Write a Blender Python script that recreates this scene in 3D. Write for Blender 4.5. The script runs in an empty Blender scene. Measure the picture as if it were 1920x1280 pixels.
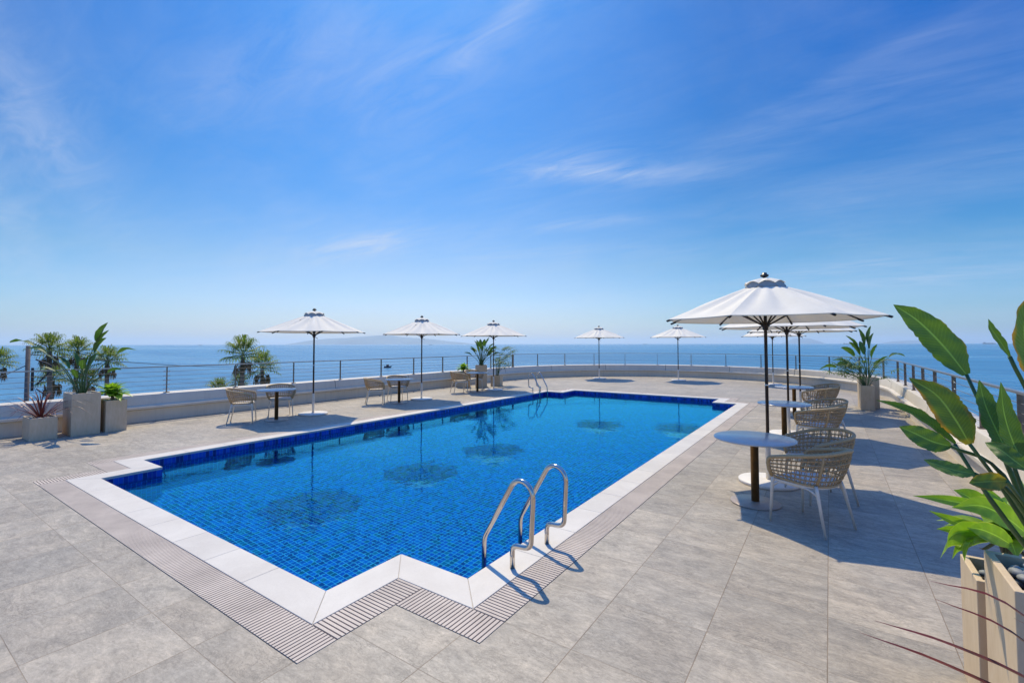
import bpy, bmesh, math, random
from mathutils import Vector, Matrix, noise
from mathutils.geometry import tessellate_polygon
R = math.radians
PI = math.pi
S = bpy.context.scene
COL = S.collection
random.seed(7)

# ------------------------------------------------------------------ camera
cam_d = bpy.data.cameras.new('camera')
cam = bpy.data.objects.new('camera', cam_d); COL.objects.link(cam)
cam_d.sensor_width = 36.0
cam_d.lens = 869.0 / 1920.0 * 36.0
cam_d.shift_y = -25.85 / 1920.0
cam_d.clip_start = 0.05
cam_d.clip_end = 90000.0
cam.location = (0, 0, 1.7)
cam.rotation_euler = (Matrix.Rotation(R(34.4), 3, 'Z') @ Matrix.Rotation(R(92.0), 3, 'X') @ Matrix.Rotation(R(-0.1), 3, 'Z')).to_euler()
S.camera = cam

# ------------------------------------------------------------------ sky and sun
SUN_EL = R(58.5)
SUN_H = Vector((-0.73, 0.685, 0)).normalized()
SUN_DIR = Vector((SUN_H.x*math.cos(SUN_EL), SUN_H.y*math.cos(SUN_EL), math.sin(SUN_EL)))
sd = bpy.data.lights.new('sun', 'SUN'); sun = bpy.data.objects.new('sun', sd); COL.objects.link(sun)
sd.energy = 4.5; sd.angle = R(0.53); sd.color = (1.0, 0.865, 0.62)
sun.rotation_euler = SUN_DIR.to_track_quat('Z', 'Y').to_euler()
sun.location = (-10, 10, 30)

world = bpy.data.worlds.new('World'); S.world = world; world.use_nodes = True
nt = world.node_tree; N = nt.nodes; L = nt.links
for n in list(N): N.remove(n)
def nd(tree, t, **kw):
    n = tree.nodes.new(t)
    for k, v in kw.items(): setattr(n, k, v)
    return n
def mth(tree, op, a, b=None, c=None):
    n = tree.nodes.new('ShaderNodeMath'); n.operation = op
    for i, v in enumerate((a, b, c)):
        if v is None: continue
        if isinstance(v, (int, float)): n.inputs[i].default_value = v
        else: tree.links.new(v, n.inputs[i])
    return n.outputs[0]
def vdot(tree, vec, d):
    n = tree.nodes.new('ShaderNodeVectorMath'); n.operation = 'DOT_PRODUCT'
    tree.links.new(vec, n.inputs[0]); n.inputs[1].default_value = d
    return n.outputs['Value']
sky = nd(nt, 'ShaderNodeTexSky', sky_type='NISHITA', sun_disc=False)
sky.sun_elevation = SUN_EL
sky.sun_rotation = math.atan2(SUN_H.x, SUN_H.y)
sky.altitude = 0; sky.air_density = 1.15; sky.dust_density = 0.6; sky.ozone_density = 2.6
hsv = nd(nt, 'ShaderNodeHueSaturation'); hsv.inputs['Saturation'].default_value = 1.32
L.new(sky.outputs[0], hsv.inputs['Color'])
tc = nd(nt, 'ShaderNodeTexCoord')
DIR = tc.outputs['Generated']
# thin cirrus: the sky direction projected on a high flat layer
sep = nd(nt, 'ShaderNodeSeparateXYZ'); L.new(DIR, sep.inputs[0])
zz = mth(nt, 'ADD', mth(nt, 'MAXIMUM', sep.outputs[2], 0.0), 0.12)
px = mth(nt, 'DIVIDE', sep.outputs[0], zz); py = mth(nt, 'DIVIDE', sep.outputs[1], zz)
cmb = nd(nt, 'ShaderNodeCombineXYZ'); L.new(px, cmb.inputs[0]); L.new(py, cmb.inputs[1])
mp = nd(nt, 'ShaderNodeMapping'); mp.inputs['Rotation'].default_value = (0, 0, R(-20)); mp.inputs['Scale'].default_value = (0.8, 1.5, 1)
L.new(cmb.outputs[0], mp.inputs[0])
n1 = nd(nt, 'ShaderNodeTexNoise'); n1.inputs['Scale'].default_value = 0.9; n1.inputs['Detail'].default_value = 9
n1.inputs['Roughness'].default_value = 0.62; n1.inputs['Distortion'].default_value = 0.7
L.new(mp.outputs[0], n1.inputs['Vector'])
r1 = nd(nt, 'ShaderNodeMapRange'); r1.inputs[1].default_value = 0.36; r1.inputs[2].default_value = 0.86
L.new(n1.outputs[0], r1.inputs[0])
# fine fibres used inside the separate wisps
mp2 = nd(nt, 'ShaderNodeMapping'); mp2.inputs['Rotation'].default_value = (0, 0, R(-30)); mp2.inputs['Scale'].default_value = (1.4, 4.6, 1)
L.new(cmb.outputs[0], mp2.inputs[0])
n2 = nd(nt, 'ShaderNodeTexNoise'); n2.inputs['Scale'].default_value = 1.6; n2.inputs['Detail'].default_value = 10
n2.inputs['Roughness'].default_value = 0.66; n2.inputs['Distortion'].default_value = 1.2
L.new(mp2.outputs[0], n2.inputs['Vector'])
r2 = nd(nt, 'ShaderNodeMapRange'); r2.inputs[1].default_value = 0.28; r2.inputs[2].default_value = 0.70
L.new(n2.outputs[0], r2.inputs[0])
acc = mth(nt, 'MULTIPLY', mth(nt, 'MULTIPLY', r1.outputs[0], mth(nt, 'MULTIPLY_ADD', r2.outputs[0], 0.75, 0.35)), 0.30)
# (centre direction, roll of its long axis from the horizontal, half length, half width, strength)
WISPS = [((-.433, .825, .363), 7, .10, .020, .62), ((-.40, .84, .345), -3, .15, .014, .40), ((-.30, .893, .332), -4, .16, .016, .28),
         ((-.789, .583, .193), 16, .12, .020, .50), ((-.74, .62, .205), 10, .16, .03, .25), ((-.927, .138, .348), -58, .17, .04, .38), ((-.95, .12, .22), -70, .12, .03, .28),
         ((-.518, .654, .552), 40, .12, .018, .28), ((-.60, .60, .50), 30, .16, .06, .26), ((-.43, .66, .60), 60, .10, .03, .20),
         ((-.034, .925, .378), 8, .22, .035, .12), ((.138, .985, .104), 2, .24, .014, .38), ((.02, .985, .13), 4, .16, .012, .26),
         ((-.746, .439, .502), 30, .20, .07, .26), ((.10, .88, .44), 12, .22, .016, .12), ((-.40, .88, .25), 3, .14, .012, .34), ((-.46, .86, .19), 2, .20, .02, .22)]
for d, roll, hl, hw, st in WISPS:
    D_ = Vector(d).normalized(); T1 = Vector((0, 0, 1)).cross(D_).normalized() * -1; T2 = D_.cross(T1).normalized()
    if T2.z < 0: T2 = -T2
    c, s = math.cos(R(roll)), math.sin(R(roll))
    A1 = T1*c + T2*s; A2 = T2*c - T1*s
    u = vdot(nt, DIR, tuple(A1)); u0 = D_.dot(A1)
    v = vdot(nt, DIR, tuple(A2)); v0 = D_.dot(A2)
    uu = mth(nt, 'POWER', mth(nt, 'ABSOLUTE', mth(nt, 'DIVIDE', mth(nt, 'SUBTRACT', u, u0), hl)), 2.0)
    vv = mth(nt, 'POWER', mth(nt, 'ABSOLUTE', mth(nt, 'DIVIDE', mth(nt, 'SUBTRACT', v, v0), hw)), 2.0)
    fr = mth(nt, 'GREATER_THAN', vdot(nt, DIR, tuple(D_)), 0.3)
    hw, st = hw*1.2, st*0.85
    g = mth(nt, 'MULTIPLY', mth(nt, 'EXPONENT', mth(nt, 'MULTIPLY', mth(nt, 'ADD', uu, vv), -1.0)), st)
    g = mth(nt, 'MULTIPLY', mth(nt, 'MULTIPLY', g, fr), r2.outputs[0])
    acc = mth(nt, 'ADD', acc, g)
acc = mth(nt, 'MINIMUM', acc, 0.75)
mix = nd(nt, 'ShaderNodeMix', data_type='RGBA')
# deep blue paling to the horizon; unseen zenith and back brightened as added fill
def wramp(fac, stops):
    n = nd(nt, 'ShaderNodeValToRGB'); e = n.color_ramp.elements
    while len(e) > 1: e.remove(e[-1])
    e[0].position = stops[0][0]; e[0].color = (*stops[0][1], 1)
    for p_, c_ in stops[1:]:
        k = e.new(p_); k.color = (*c_, 1)
    L.new(fac, n.inputs[0]); return n.outputs[0]
def wmul(a, b):
    n = nd(nt, 'ShaderNodeMix', data_type='RGBA', blend_type='MULTIPLY'); n.inputs[0].default_value = 1.0
    L.new(a, n.inputs[6]); L.new(b, n.inputs[7]); return n.outputs[2]
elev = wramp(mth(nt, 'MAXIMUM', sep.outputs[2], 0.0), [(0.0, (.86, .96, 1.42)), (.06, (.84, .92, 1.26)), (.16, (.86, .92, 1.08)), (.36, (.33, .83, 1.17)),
    (.60, (.20, .80, 1.28)), (.80, (.75, 1.50, 2.10)), (1.0, (.95, 1.70, 2.30))])  # last stops lie above the view, raised to fill the shadows
hl_ = mth(nt, 'MAXIMUM', mth(nt, 'SQRT', mth(nt, 'ADD', mth(nt, 'POWER', mth(nt, 'ABSOLUTE', sep.outputs[0]), 2.0), mth(nt, 'POWER', mth(nt, 'ABSOLUTE', sep.outputs[1]), 2.0))), 0.05)
side = mth(nt, 'DIVIDE', vdot(nt, DIR, tuple(SUN_H)), hl_)
side = wramp(mth(nt, 'MULTIPLY_ADD', side, 0.5, 0.5), [(0.0, (1.0, 1.30, 1.50)), (.52, (.85, 1.15, 1.35)), (.75, (.12, .66, .84)), (.90, (.36, .73, .81)), (1.0, (1, 1, 1))])  # flanks darkened like lens vignetting, back of the sky raised as added fill
high = nd(nt, 'ShaderNodeMapRange'); high.inputs[1].default_value = 0.02; high.inputs[2].default_value = 0.30
L.new(sep.outputs[2], high.inputs[0])
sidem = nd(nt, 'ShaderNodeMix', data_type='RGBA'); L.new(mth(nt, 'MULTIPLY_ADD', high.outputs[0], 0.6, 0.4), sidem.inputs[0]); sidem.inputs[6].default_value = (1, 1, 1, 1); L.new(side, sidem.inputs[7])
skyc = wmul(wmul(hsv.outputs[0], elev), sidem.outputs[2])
L.new(acc, mix.inputs[0]); L.new(skyc, mix.inputs[6]); mix.inputs[7].default_value = (5.6, 6.4, 8.0, 1)
bg = nd(nt, 'ShaderNodeBackground'); bg.inputs['Strength'].default_value = 0.115
out = nd(nt, 'ShaderNodeOutputWorld')
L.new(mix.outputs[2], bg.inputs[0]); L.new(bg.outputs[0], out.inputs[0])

vs = S.view_settings
vs.view_transform = 'Standard'; vs.look = 'None'; vs.gamma = 1.0; vs.use_curve_mapping = False
vs.exposure = -0.06
S.render.engine = 'CYCLES'
S.cycles.use_denoising = True
S.cycles.max_bounces = 8; S.cycles.transparent_max_bounces = 12; S.cycles.volume_bounces = 1
S.cycles.caustics_reflective = False; S.cycles.caustics_refractive = True

# ------------------------------------------------------------------ materials
def new_mat(name):
    m = bpy.data.materials.new(name); m.use_nodes = True
    t = m.node_tree
    for n in list(t.nodes): t.nodes.remove(n)
    o = t.nodes.new('ShaderNodeOutputMaterial')
    p = t.nodes.new('ShaderNodeBsdfPrincipled')
    t.links.new(p.outputs[0], o.inputs[0])
    return m, t, p, o
def ramp(t, fac, stops, interp='LINEAR'):
    n = t.nodes.new('ShaderNodeValToRGB'); n.color_ramp.interpolation = interp
    e = n.color_ramp.elements
    while len(e) > 1: e.remove(e[-1])
    e[0].position = stops[0][0]; e[0].color = (*stops[0][1], 1)
    for p_, c in stops[1:]:
        k = e.new(p_); k.color = (*c, 1)
    t.links.new(fac, n.inputs[0]); return n.outputs[0]
def noise_n(t, vec, scale, detail=4, rough=0.55, dist=0.0):
    n = t.nodes.new('ShaderNodeTexNoise'); n.inputs['Scale'].default_value = scale
    n.inputs['Detail'].default_value = detail; n.inputs['Roughness'].default_value = rough
    n.inputs['Distortion'].default_value = dist
    if vec is not None: t.links.new(vec, n.inputs['Vector'])
    return n.outputs[0]
def mapping(t, vec, scale=(1, 1, 1), rot=(0, 0, 0), loc=(0, 0, 0)):
    n = t.nodes.new('ShaderNodeMapping'); n.inputs['Scale'].default_value = scale
    n.inputs['Rotation'].default_value = rot; n.inputs['Location'].default_value = loc
    t.links.new(vec, n.inputs[0]); return n.outputs[0]
def bump(t, h, strength, dist, p=None, normal=None):
    n = t.nodes.new('ShaderNodeBump'); n.inputs['Strength'].default_value = strength; n.inputs['Distance'].default_value = dist
    t.links.new(h, n.inputs['Height'])
    if normal is not None: t.links.new(normal, n.inputs['Normal'])
    if p is not None: t.links.new(n.outputs[0], p.inputs['Normal'])
    return n.outputs[0]
def mixc(t, fac, a, b, blend='MIX'):
    n = t.nodes.new('ShaderNodeMix'); n.data_type = 'RGBA'; n.blend_type = blend
    for i, v in ((0, fac), (6, a), (7, b)):
        if isinstance(v, (int, float)): n.inputs[i].default_value = v
        elif isinstance(v, tuple): n.inputs[i].default_value = (*v, 1)
        else: t.links.new(v, n.inputs[i])
    return n.outputs[2]
def coords(t, kind='Object'):
    return t.nodes.new('ShaderNodeTexCoord').outputs[kind]
def simple(name, col, rough=0.5, metal=0.0, var=0.06, scale=8.0, bmp=0.0, bscale=60.0, detail=5):
    m, t, p, o = new_mat(name)
    c = coords(t)
    f = noise_n(t, c, scale, detail, 0.6)
    lo = tuple(max(0, x*(1-var*1.6)) for x in col); hi = tuple(min(1, x*(1+var*1.6)) for x in col)
    t.links.new(ramp(t, f, [(0.3, lo), (0.7, hi)]), p.inputs['Base Color'])
    p.inputs['Roughness'].default_value = rough; p.inputs['Metallic'].default_value = metal
    if bmp > 0: bump(t, noise_n(t, c, bscale, 4), bmp, 0.004, p)
    return m
M = {}
M['steel'] = simple('brushed_steel', (0.62, 0.58, 0.53), 0.22, 1.0, 0.08, 30)
M['polished'] = simple('polished_steel', (0.62, 0.56, 0.49), 0.13, 1.0, 0.05, 12)
M['rail'] = simple('rail_metal', (0.40, 0.38, 0.36), 0.32, 0.85, 0.10, 20)
M['post'] = simple('post_metal', (0.22, 0.16, 0.12), 0.38, 0.75, 0.15, 14)
M['cablem'] = simple('steel_cable', (0.16, 0.155, 0.15), 0.6, 0.3, 0.1, 20)
M['bronze'] = simple('dark_bronze', (0.045, 0.032, 0.026), 0.38, 0.5, 0.10, 20)
M['gold'] = simple('column_metal', (0.24, 0.13, 0.045), 0.36, 0.7, 0.12, 10)
M['taupe'] = simple('taupe_metal', (0.40, 0.32, 0.25), 0.35, 0.3, 0.08, 10)
M['white'] = simple('white_powder_coat', (0.76, 0.71, 0.63), 0.42, 0.0, 0.04, 8)
M['chairwhite'] = simple('chair_metal', (0.70, 0.64, 0.54), 0.40, 0.1, 0.04, 12)
M['cushion'] = simple('seat_cloth', (0.72, 0.67, 0.59), 0.85, 0.0, 0.05, 30, 0.4, 300)
M['top'] = simple('table_laminate', (0.54, 0.52, 0.49), 0.22, 0.0, 0.03, 5)
M['rope'] = simple('rope', (0.42, 0.275, 0.135), 0.80, 0.0, 0.28, 60, 0.6, 400)
M['tape'] = simple('woven_tape', (0.46, 0.325, 0.170), 0.75, 0.0, 0.12, 80, 0.4, 400)
M['black'] = simple('black_plastic', (0.02, 0.02, 0.022), 0.35)
M['grille'] = simple('channel_dark', (0.018, 0.017, 0.016), 0.9)

def grate_mat():
    m, t, p, o = new_mat('grate_plastic'); c = coords(t)
    f = noise_n(t, mapping(t, c, (0.8, 0.8, 1)), 3.0, 6, 0.65)
    t.links.new(ramp(t, f, [(0.3, (0.44, 0.37, 0.30)), (0.7, (0.62, 0.53, 0.43))]), p.inputs['Base Color'])
    p.inputs['Roughness'].default_value = 0.7
    return m
M['grate'] = grate_mat()

def planter_mat():
    m, t, p, o = new_mat('planter_stone'); c = coords(t)
    a = noise_n(t, c, 3.0, 6, 0.6); b = noise_n(t, mapping(t, c, (1, 1, 0.25)), 22, 5, 0.7)
    base = ramp(t, a, [(0.25, (0.60, 0.435, 0.255)), (0.75, (0.73, 0.55, 0.34))])
    t.links.new(mixc(t, 0.30, base, ramp(t, b, [(0.3, (0.30, 0.23, 0.15)), (0.7, (0.60, 0.52, 0.42))])), p.inputs['Base Color'])
    p.inputs['Roughness'].default_value = 0.72
    bump(t, noise_n(t, c, 120, 4), 0.25, 0.002, p)
    return m
M['planter'] = planter_mat()

def wall_mat():
    m, t, p, o = new_mat('parapet_paint'); c = coords(t)
    a = noise_n(t, c, 0.6, 6, 0.6); st = noise_n(t, mapping(t, c, (6, 6, 0.5)), 1.2, 6, 0.7)
    base = ramp(t, a, [(0.3, (0.62, 0.55, 0.435)), (0.7, (0.72, 0.645, 0.52))])
    f = ramp(t, st, [(0.48, (0, 0, 0)), (0.8, (0.35, 0.35, 0.35))])
    t.links.new(mixc(t, f, base, (0.40, 0.34, 0.27)), p.inputs['Base Color'])
    p.inputs['Roughness'].default_value = 0.42
    bump(t, noise_n(t, c, 40, 3), 0.08, 0.004, p)
    return m
M['wall'] = wall_mat()

TILE = 0.59; GX0 = -0.045; GY0 = 1.185
def tile_nodes(t, c, pitch_x, pitch_y, ox, oy):
    s = t.nodes.new('ShaderNodeSeparateXYZ'); t.links.new(c, s.inputs[0])
    x = mth(t, 'DIVIDE', mth(t, 'SUBTRACT', s.outputs[0], ox), pitch_x)
    y = mth(t, 'DIVIDE', mth(t, 'SUBTRACT', s.outputs[1], oy), pitch_y)
    ix = mth(t, 'FLOOR', x); iy = mth(t, 'FLOOR', y)
    fx = mth(t, 'FRACT', x); fy = mth(t, 'FRACT', y)
    dx = mth(t, 'MULTIPLY', mth(t, 'MINIMUM', fx, mth(t, 'SUBTRACT', 1.0, fx)), pitch_x)
    dy = mth(t, 'MULTIPLY', mth(t, 'MINIMUM', fy, mth(t, 'SUBTRACT', 1.0, fy)), pitch_y)
    cc = t.nodes.new('ShaderNodeCombineXYZ'); t.links.new(ix, cc.inputs[0]); t.links.new(iy, cc.inputs[1])
    w = t.nodes.new('ShaderNodeTexWhiteNoise'); w.noise_dimensions = '3D'; t.links.new(cc.outputs[0], w.inputs['Vector'])
    return dx, dy, w, ix, iy
def lineart(t, d, half):  # 1 on the joint, 0 on the tile
    n = t.nodes.new('ShaderNodeMapRange'); n.inputs[1].default_value = half*0.75; n.inputs[2].default_value = half*1.25
    n.inputs[3].default_value = 1.0; n.inputs[4].default_value = 0.0
    t.links.new(d, n.inputs[0]); return n.outputs[0]
def deck_mat():
    m, t, p, o = new_mat('stone_tiles'); c = coords(t)
    dx, dy, w, ix, iy = tile_nodes(t, c, TILE, TILE, GX0, GY0)
    off = t.nodes.new('ShaderNodeVectorMath'); off.operation = 'SCALE'; t.links.new(w.outputs['Color'], off.inputs[0]); off.inputs['Scale'].default_value = 37.0
    add = t.nodes.new('ShaderNodeVectorMath'); add.operation = 'ADD'; t.links.new(c, add.inputs[0]); t.links.new(off.outputs[0], add.inputs[1])
    v = add.outputs[0]
    # slate-like veins drawn out along x, a different piece of stone in each tile
    ms = mapping(t, v, (1.0, 2.3, 1), (0, 0, R(14)))
    a = noise_n(t, ms, 2.6, 10, 0.66, 0.9)
    b = noise_n(t, mapping(t, v, (1.5, 4.2, 1), (0, 0, R(-12))), 5.0, 9, 0.74, 1.6)
    g = noise_n(t, v, 1.3, 6, 0.6, 0.5)
    fine = noise_n(t, mapping(t, v, (1, 1.7, 1), (0, 0, R(20))), 48.0, 7, 0.82, 0.6)
    base = ramp(t, a, [(0.27, (0.15, 0.146, 0.144)), (0.42, (0.285, 0.276, 0.268)), (0.56, (0.44, 0.42, 0.395)), (0.72, (0.60, 0.565, 0.52))])
    c2 = ramp(t, b, [(0.33, (0.17, 0.165, 0.16)), (0.52, (0.37, 0.352, 0.335)), (0.70, (0.58, 0.545, 0.505))])
    col = mixc(t, 0.50, base, c2)
    sw = noise_n(t, mapping(t, v, (1.0, 1.5, 1), (0, 0, R(30))), 3.4, 9, 0.70, 2.4)
    col = mixc(t, 1.0, col, ramp(t, sw, [(0.30, (0.70, 0.70, 0.71)), (0.44, (0.92, 0.92, 0.92)), (0.56, (1.06, 1.055, 1.045)), (0.70, (1.30, 1.28, 1.24))]), 'MULTIPLY')
    warm = ramp(t, g, [(0.35, (0.97, 0.985, 1.01)), (0.65, (1.03, 0.995, 0.965))])
    col = mixc(t, 1.0, col, warm, 'MULTIPLY')
    col = mixc(t, 0.24, col, ramp(t, fine, [(0.36, (0.12, 0.115, 0.11)), (0.64, (0.66, 0.635, 0.60))]))
    cr = noise_n(t, mapping(t, v, (1.0, 2.4, 1), (0, 0, R(25))), 3.2, 7, 0.65, 2.6)
    cr = mth(t, 'ABSOLUTE', mth(t, 'SUBTRACT', cr, 0.5))
    crk = t.nodes.new('ShaderNodeMapRange'); crk.inputs[1].default_value = 0.0; crk.inputs[2].default_value = 0.022; crk.inputs[3].default_value = 0.85; crk.inputs[4].default_value = 0.0
    t.links.new(cr, crk.inputs[0])
    patch = t.nodes.new('ShaderNodeMapRange'); patch.inputs[1].default_value = 0.42; patch.inputs[2].default_value = 0.66
    t.links.new(noise_n(t, v, 2.6, 4, 0.6), patch.inputs[0])
    cr2 = noise_n(t, mapping(t, v, (1.0, 1.9, 1), (0, 0, R(-35))), 7.5, 8, 0.7, 1.8)
    cr2 = mth(t, 'ABSOLUTE', mth(t, 'SUBTRACT', cr2, 0.5))
    crk2 = t.nodes.new('ShaderNodeMapRange'); crk2.inputs[1].default_value = 0.0; crk2.inputs[2].default_value = 0.030; crk2.inputs[3].default_value = 0.6; crk2.inputs[4].default_value = 0.0
    t.links.new(cr2, crk2.inputs[0])
    patch2 = t.nodes.new('ShaderNodeMapRange'); patch2.inputs[1].default_value = 0.46; patch2.inputs[2].default_value = 0.60
    t.links.new(noise_n(t, mapping(t, v, loc=(5, 3, 1)), 3.4, 4, 0.6), patch2.inputs[0])
    ck = mth(t, 'MAXIMUM', mth(t, 'MULTIPLY', crk.outputs[0], patch.outputs[0]), mth(t, 'MULTIPLY', crk2.outputs[0], patch2.outputs[0]))
    col = mixc(t, ck, col, (0.15, 0.14, 0.135))
    tone = ramp(t, w.outputs['Value'], [(0.0, (0.87, 0.875, 0.88)), (1.0, (1.10, 1.095, 1.08))])
    col = mixc(t, 1.0, col, tone, 'MULTIPLY')
    col = mixc(t, 1.0, col, (0.975, 0.895, 0.735), 'MULTIPLY')
    j = mth(t, 'MAXIMUM', mth(t, 'MULTIPLY', lineart(t, dx, 0.0023), 1.0), mth(t, 'MULTIPLY', lineart(t, dy, 0.0018), 0.8))
    jc = ramp(t, noise_n(t, c, 3.0, 5), [(0.3, (0.15, 0.11, 0.07)), (0.7, (0.30, 0.23, 0.15))])
    col = mixc(t, j, col, jc)
    t.links.new(col, p.inputs['Base Color'])
    rr = ramp(t, b, [(0.3, (0.62, 0.62, 0.62)), (0.7, (0.46, 0.46, 0.46))])
    t.links.new(rr, p.inputs['Roughness'])
    h = mth(t, 'ADD', mth(t, 'MULTIPLY', a, 0.9), mth(t, 'MULTIPLY', b, 0.7))
    h = mth(t, 'ADD', h, mth(t, 'MULTIPLY', fine, 0.25))
    h = mth(t, 'SUBTRACT', h, mth(t, 'MULTIPLY', j, 1.0))
    bump(t, h, 0.5, 0.004, p)
    return m
M['deck'] = deck_mat()

def coping_mat():
    m, t, p, o = new_mat('coping_stone'); c = coords(t)
    a = noise_n(t, c, 2.2, 7, 0.65, 0.6); f = noise_n(t, c, 140, 4, 0.7)
    base = ramp(t, a, [(0.3, (0.55, 0.50, 0.415)), (0.7, (0.665, 0.615, 0.52))])
    gi = t.nodes.new('ShaderNodeNewGeometry')
    base = mixc(t, 1.0, base, ramp(t, gi.outputs['Random Per Island'], [(0.0, (0.93, 0.93, 0.93)), (1.0, (1.04, 1.035, 1.02))]), 'MULTIPLY')
    st = noise_n(t, mapping(t, c, loc=(3, 1, 0)), 1.1, 8, 0.7, 1.2)
    sf = t.nodes.new('ShaderNodeMapRange'); sf.inputs[1].default_value = 0.56; sf.inputs[2].default_value = 0.74; sf.inputs[4].default_value = 0.30
    t.links.new(st, sf.inputs[0]); base = mixc(t, sf.outputs[0], base, (0.44, 0.39, 0.32))
    t.links.new(mixc(t, 0.16, base, ramp(t, f, [(0.3, (0.4, 0.38, 0.35)), (0.7, (0.85, 0.83, 0.8))])), p.inputs['Base Color'])
    p.inputs['Roughness'].default_value = 0.55
    bump(t, f, 0.15, 0.002, p)
    return m
M['coping'] = coping_mat()

def mosaic(name, pitch, cols, grout, half, rough=0.12):
    m, t, p, o = new_mat(name); c = coords(t, 'UV')
    dx, dy, w, ix, iy = tile_nodes(t, c, pitch[0], pitch[1], 0.0, 0.0)
    col = ramp(t, w.outputs['Value'], cols, 'CONSTANT')
    v2 = noise_n(t, c, 60, 3)
    col = mixc(t, 1.0, col, ramp(t, v2, [(0.3, (0.85, 0.85, 0.85)), (0.7, (1.12, 1.12, 1.12))]), 'MULTIPLY')
    j = mth(t, 'MAXIMUM', lineart(t, dx, half), lineart(t, dy, half))
    t.links.new(mixc(t, j, col, grout), p.inputs['Base Color'])
    p.inputs['Roughness'].default_value = rough
    return m
M['mosaic'] = mosaic('pool_mosaic', (0.056, 0.056),
    [(0.0, (0.002, 0.090, 0.60)), (0.22, (0.002, 0.165, 0.80)), (0.42, (0.002, 0.040, 0.40)), (0.58, (0.004, 0.014, 0.24)),
     (0.72, (0.006, 0.170, 0.38)), (0.80, (0.003, 0.080, 0.68)), (0.92, (0.003, 0.095, 0.22))], (0.15, 0.64, 0.98), 0.0034)
M['band'] = mosaic('pool_band_mosaic', (0.052, 0.104),
    [(0.0, (0.006, 0.022, 0.30)), (0.3, (0.008, 0.045, 0.44)), (0.55, (0.004, 0.012, 0.17)), (0.75, (0.012, 0.07, 0.50))], (0.10, 0.20, 0.45), 0.0022)

def water_mat():
    m = bpy.data.materials.new('pool_water'); m.use_nodes = True; t = m.node_tree
    for n in list(t.nodes): t.nodes.remove(n)
    o = t.nodes.new('ShaderNodeOutputMaterial'); c = coords(t)
    a = noise_n(t, c, 1.6, 3, 0.5, 0.4); b = noise_n(t, c, 7.0, 3, 0.55, 0.6)
    h = mth(t, 'ADD', mth(t, 'MULTIPLY', a, 1.0), mth(t, 'MULTIPLY', b, 0.22))
    bn = bump(t, h, 0.065, 0.05)
    g = t.nodes.new('ShaderNodeBsdfRefraction'); g.inputs['IOR'].default_value = 1.333; g.inputs['Roughness'].default_value = 0.0
    g.inputs['Color'].default_value = (0.50, 0.92, 1.0, 1)
    gl = t.nodes.new('ShaderNodeBsdfGlossy'); gl.inputs['Roughness'].default_value = 0.0; gl.inputs['Color'].default_value = (0.13, 0.84, 1.0, 1)
    fr = t.nodes.new('ShaderNodeFresnel'); fr.inputs['IOR'].default_value = 1.75
    for q in (g, gl, fr): t.links.new(bn, q.inputs['Normal'])
    mx = t.nodes.new('ShaderNodeMixShader'); t.links.new(fr.outputs[0], mx.inputs[0]); t.links.new(g.outputs[0], mx.inputs[1]); t.links.new(gl.outputs[0], mx.inputs[2])
    t.links.new(mx.outputs[0], o.inputs[0])
    return m
M['water'] = water_mat()

def sea_mat():
    m, t, p, o = new_mat('sea_water'); c = coords(t)
    w1 = noise_n(t, mapping(t, c, (0.55, 1.0, 1), (0, 0, R(34))), 0.35, 8, 0.62, 0.4)
    w2 = noise_n(t, mapping(t, c, (0.5, 1.0, 1), (0, 0, R(20))), 0.028, 7, 0.6, 0.3)
    slick = noise_n(t, mapping(t, c, (0.10, 1.0, 1), (0, 0, R(34.4))), 0.0028, 6, 0.6, 0.8)
    p.inputs['Base Color'].default_value = (0.02, 0.14, 0.30, 1)
    col = ramp(t, slick, [(0.35, (0.022, 0.155, 0.30)), (0.62, (0.055, 0.245, 0.41))])
    col = mixc(t, 0.40, col, ramp(t, w2, [(0.35, (0.010, 0.09, 0.20)), (0.7, (0.07, 0.29, 0.46))]))
    w3 = noise_n(t, mapping(t, c, (0.16, 1.0, 1), (0, 0, R(34.4))), 0.075, 6, 0.62, 0.3)
    col = mixc(t, 0.35, col, ramp(t, w3, [(0.38, (0.008, 0.07, 0.17)), (0.64, (0.08, 0.30, 0.47))]))
    t.links.new(col, p.inputs['Base Color'])
    t.links.new(ramp(t, slick, [(0.35, (0.34, 0.34, 0.34)), (0.6, (0.20, 0.20, 0.20))]), p.inputs['Roughness'])
    p.inputs['IOR'].default_value = 1.333
    h = mth(t, 'ADD', mth(t, 'MULTIPLY', w1, 0.6), mth(t, 'MULTIPLY', w2, 5.0))
    bump(t, h, 0.8, 1.0, p)
    return m
M['sea'] = sea_mat()

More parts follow.
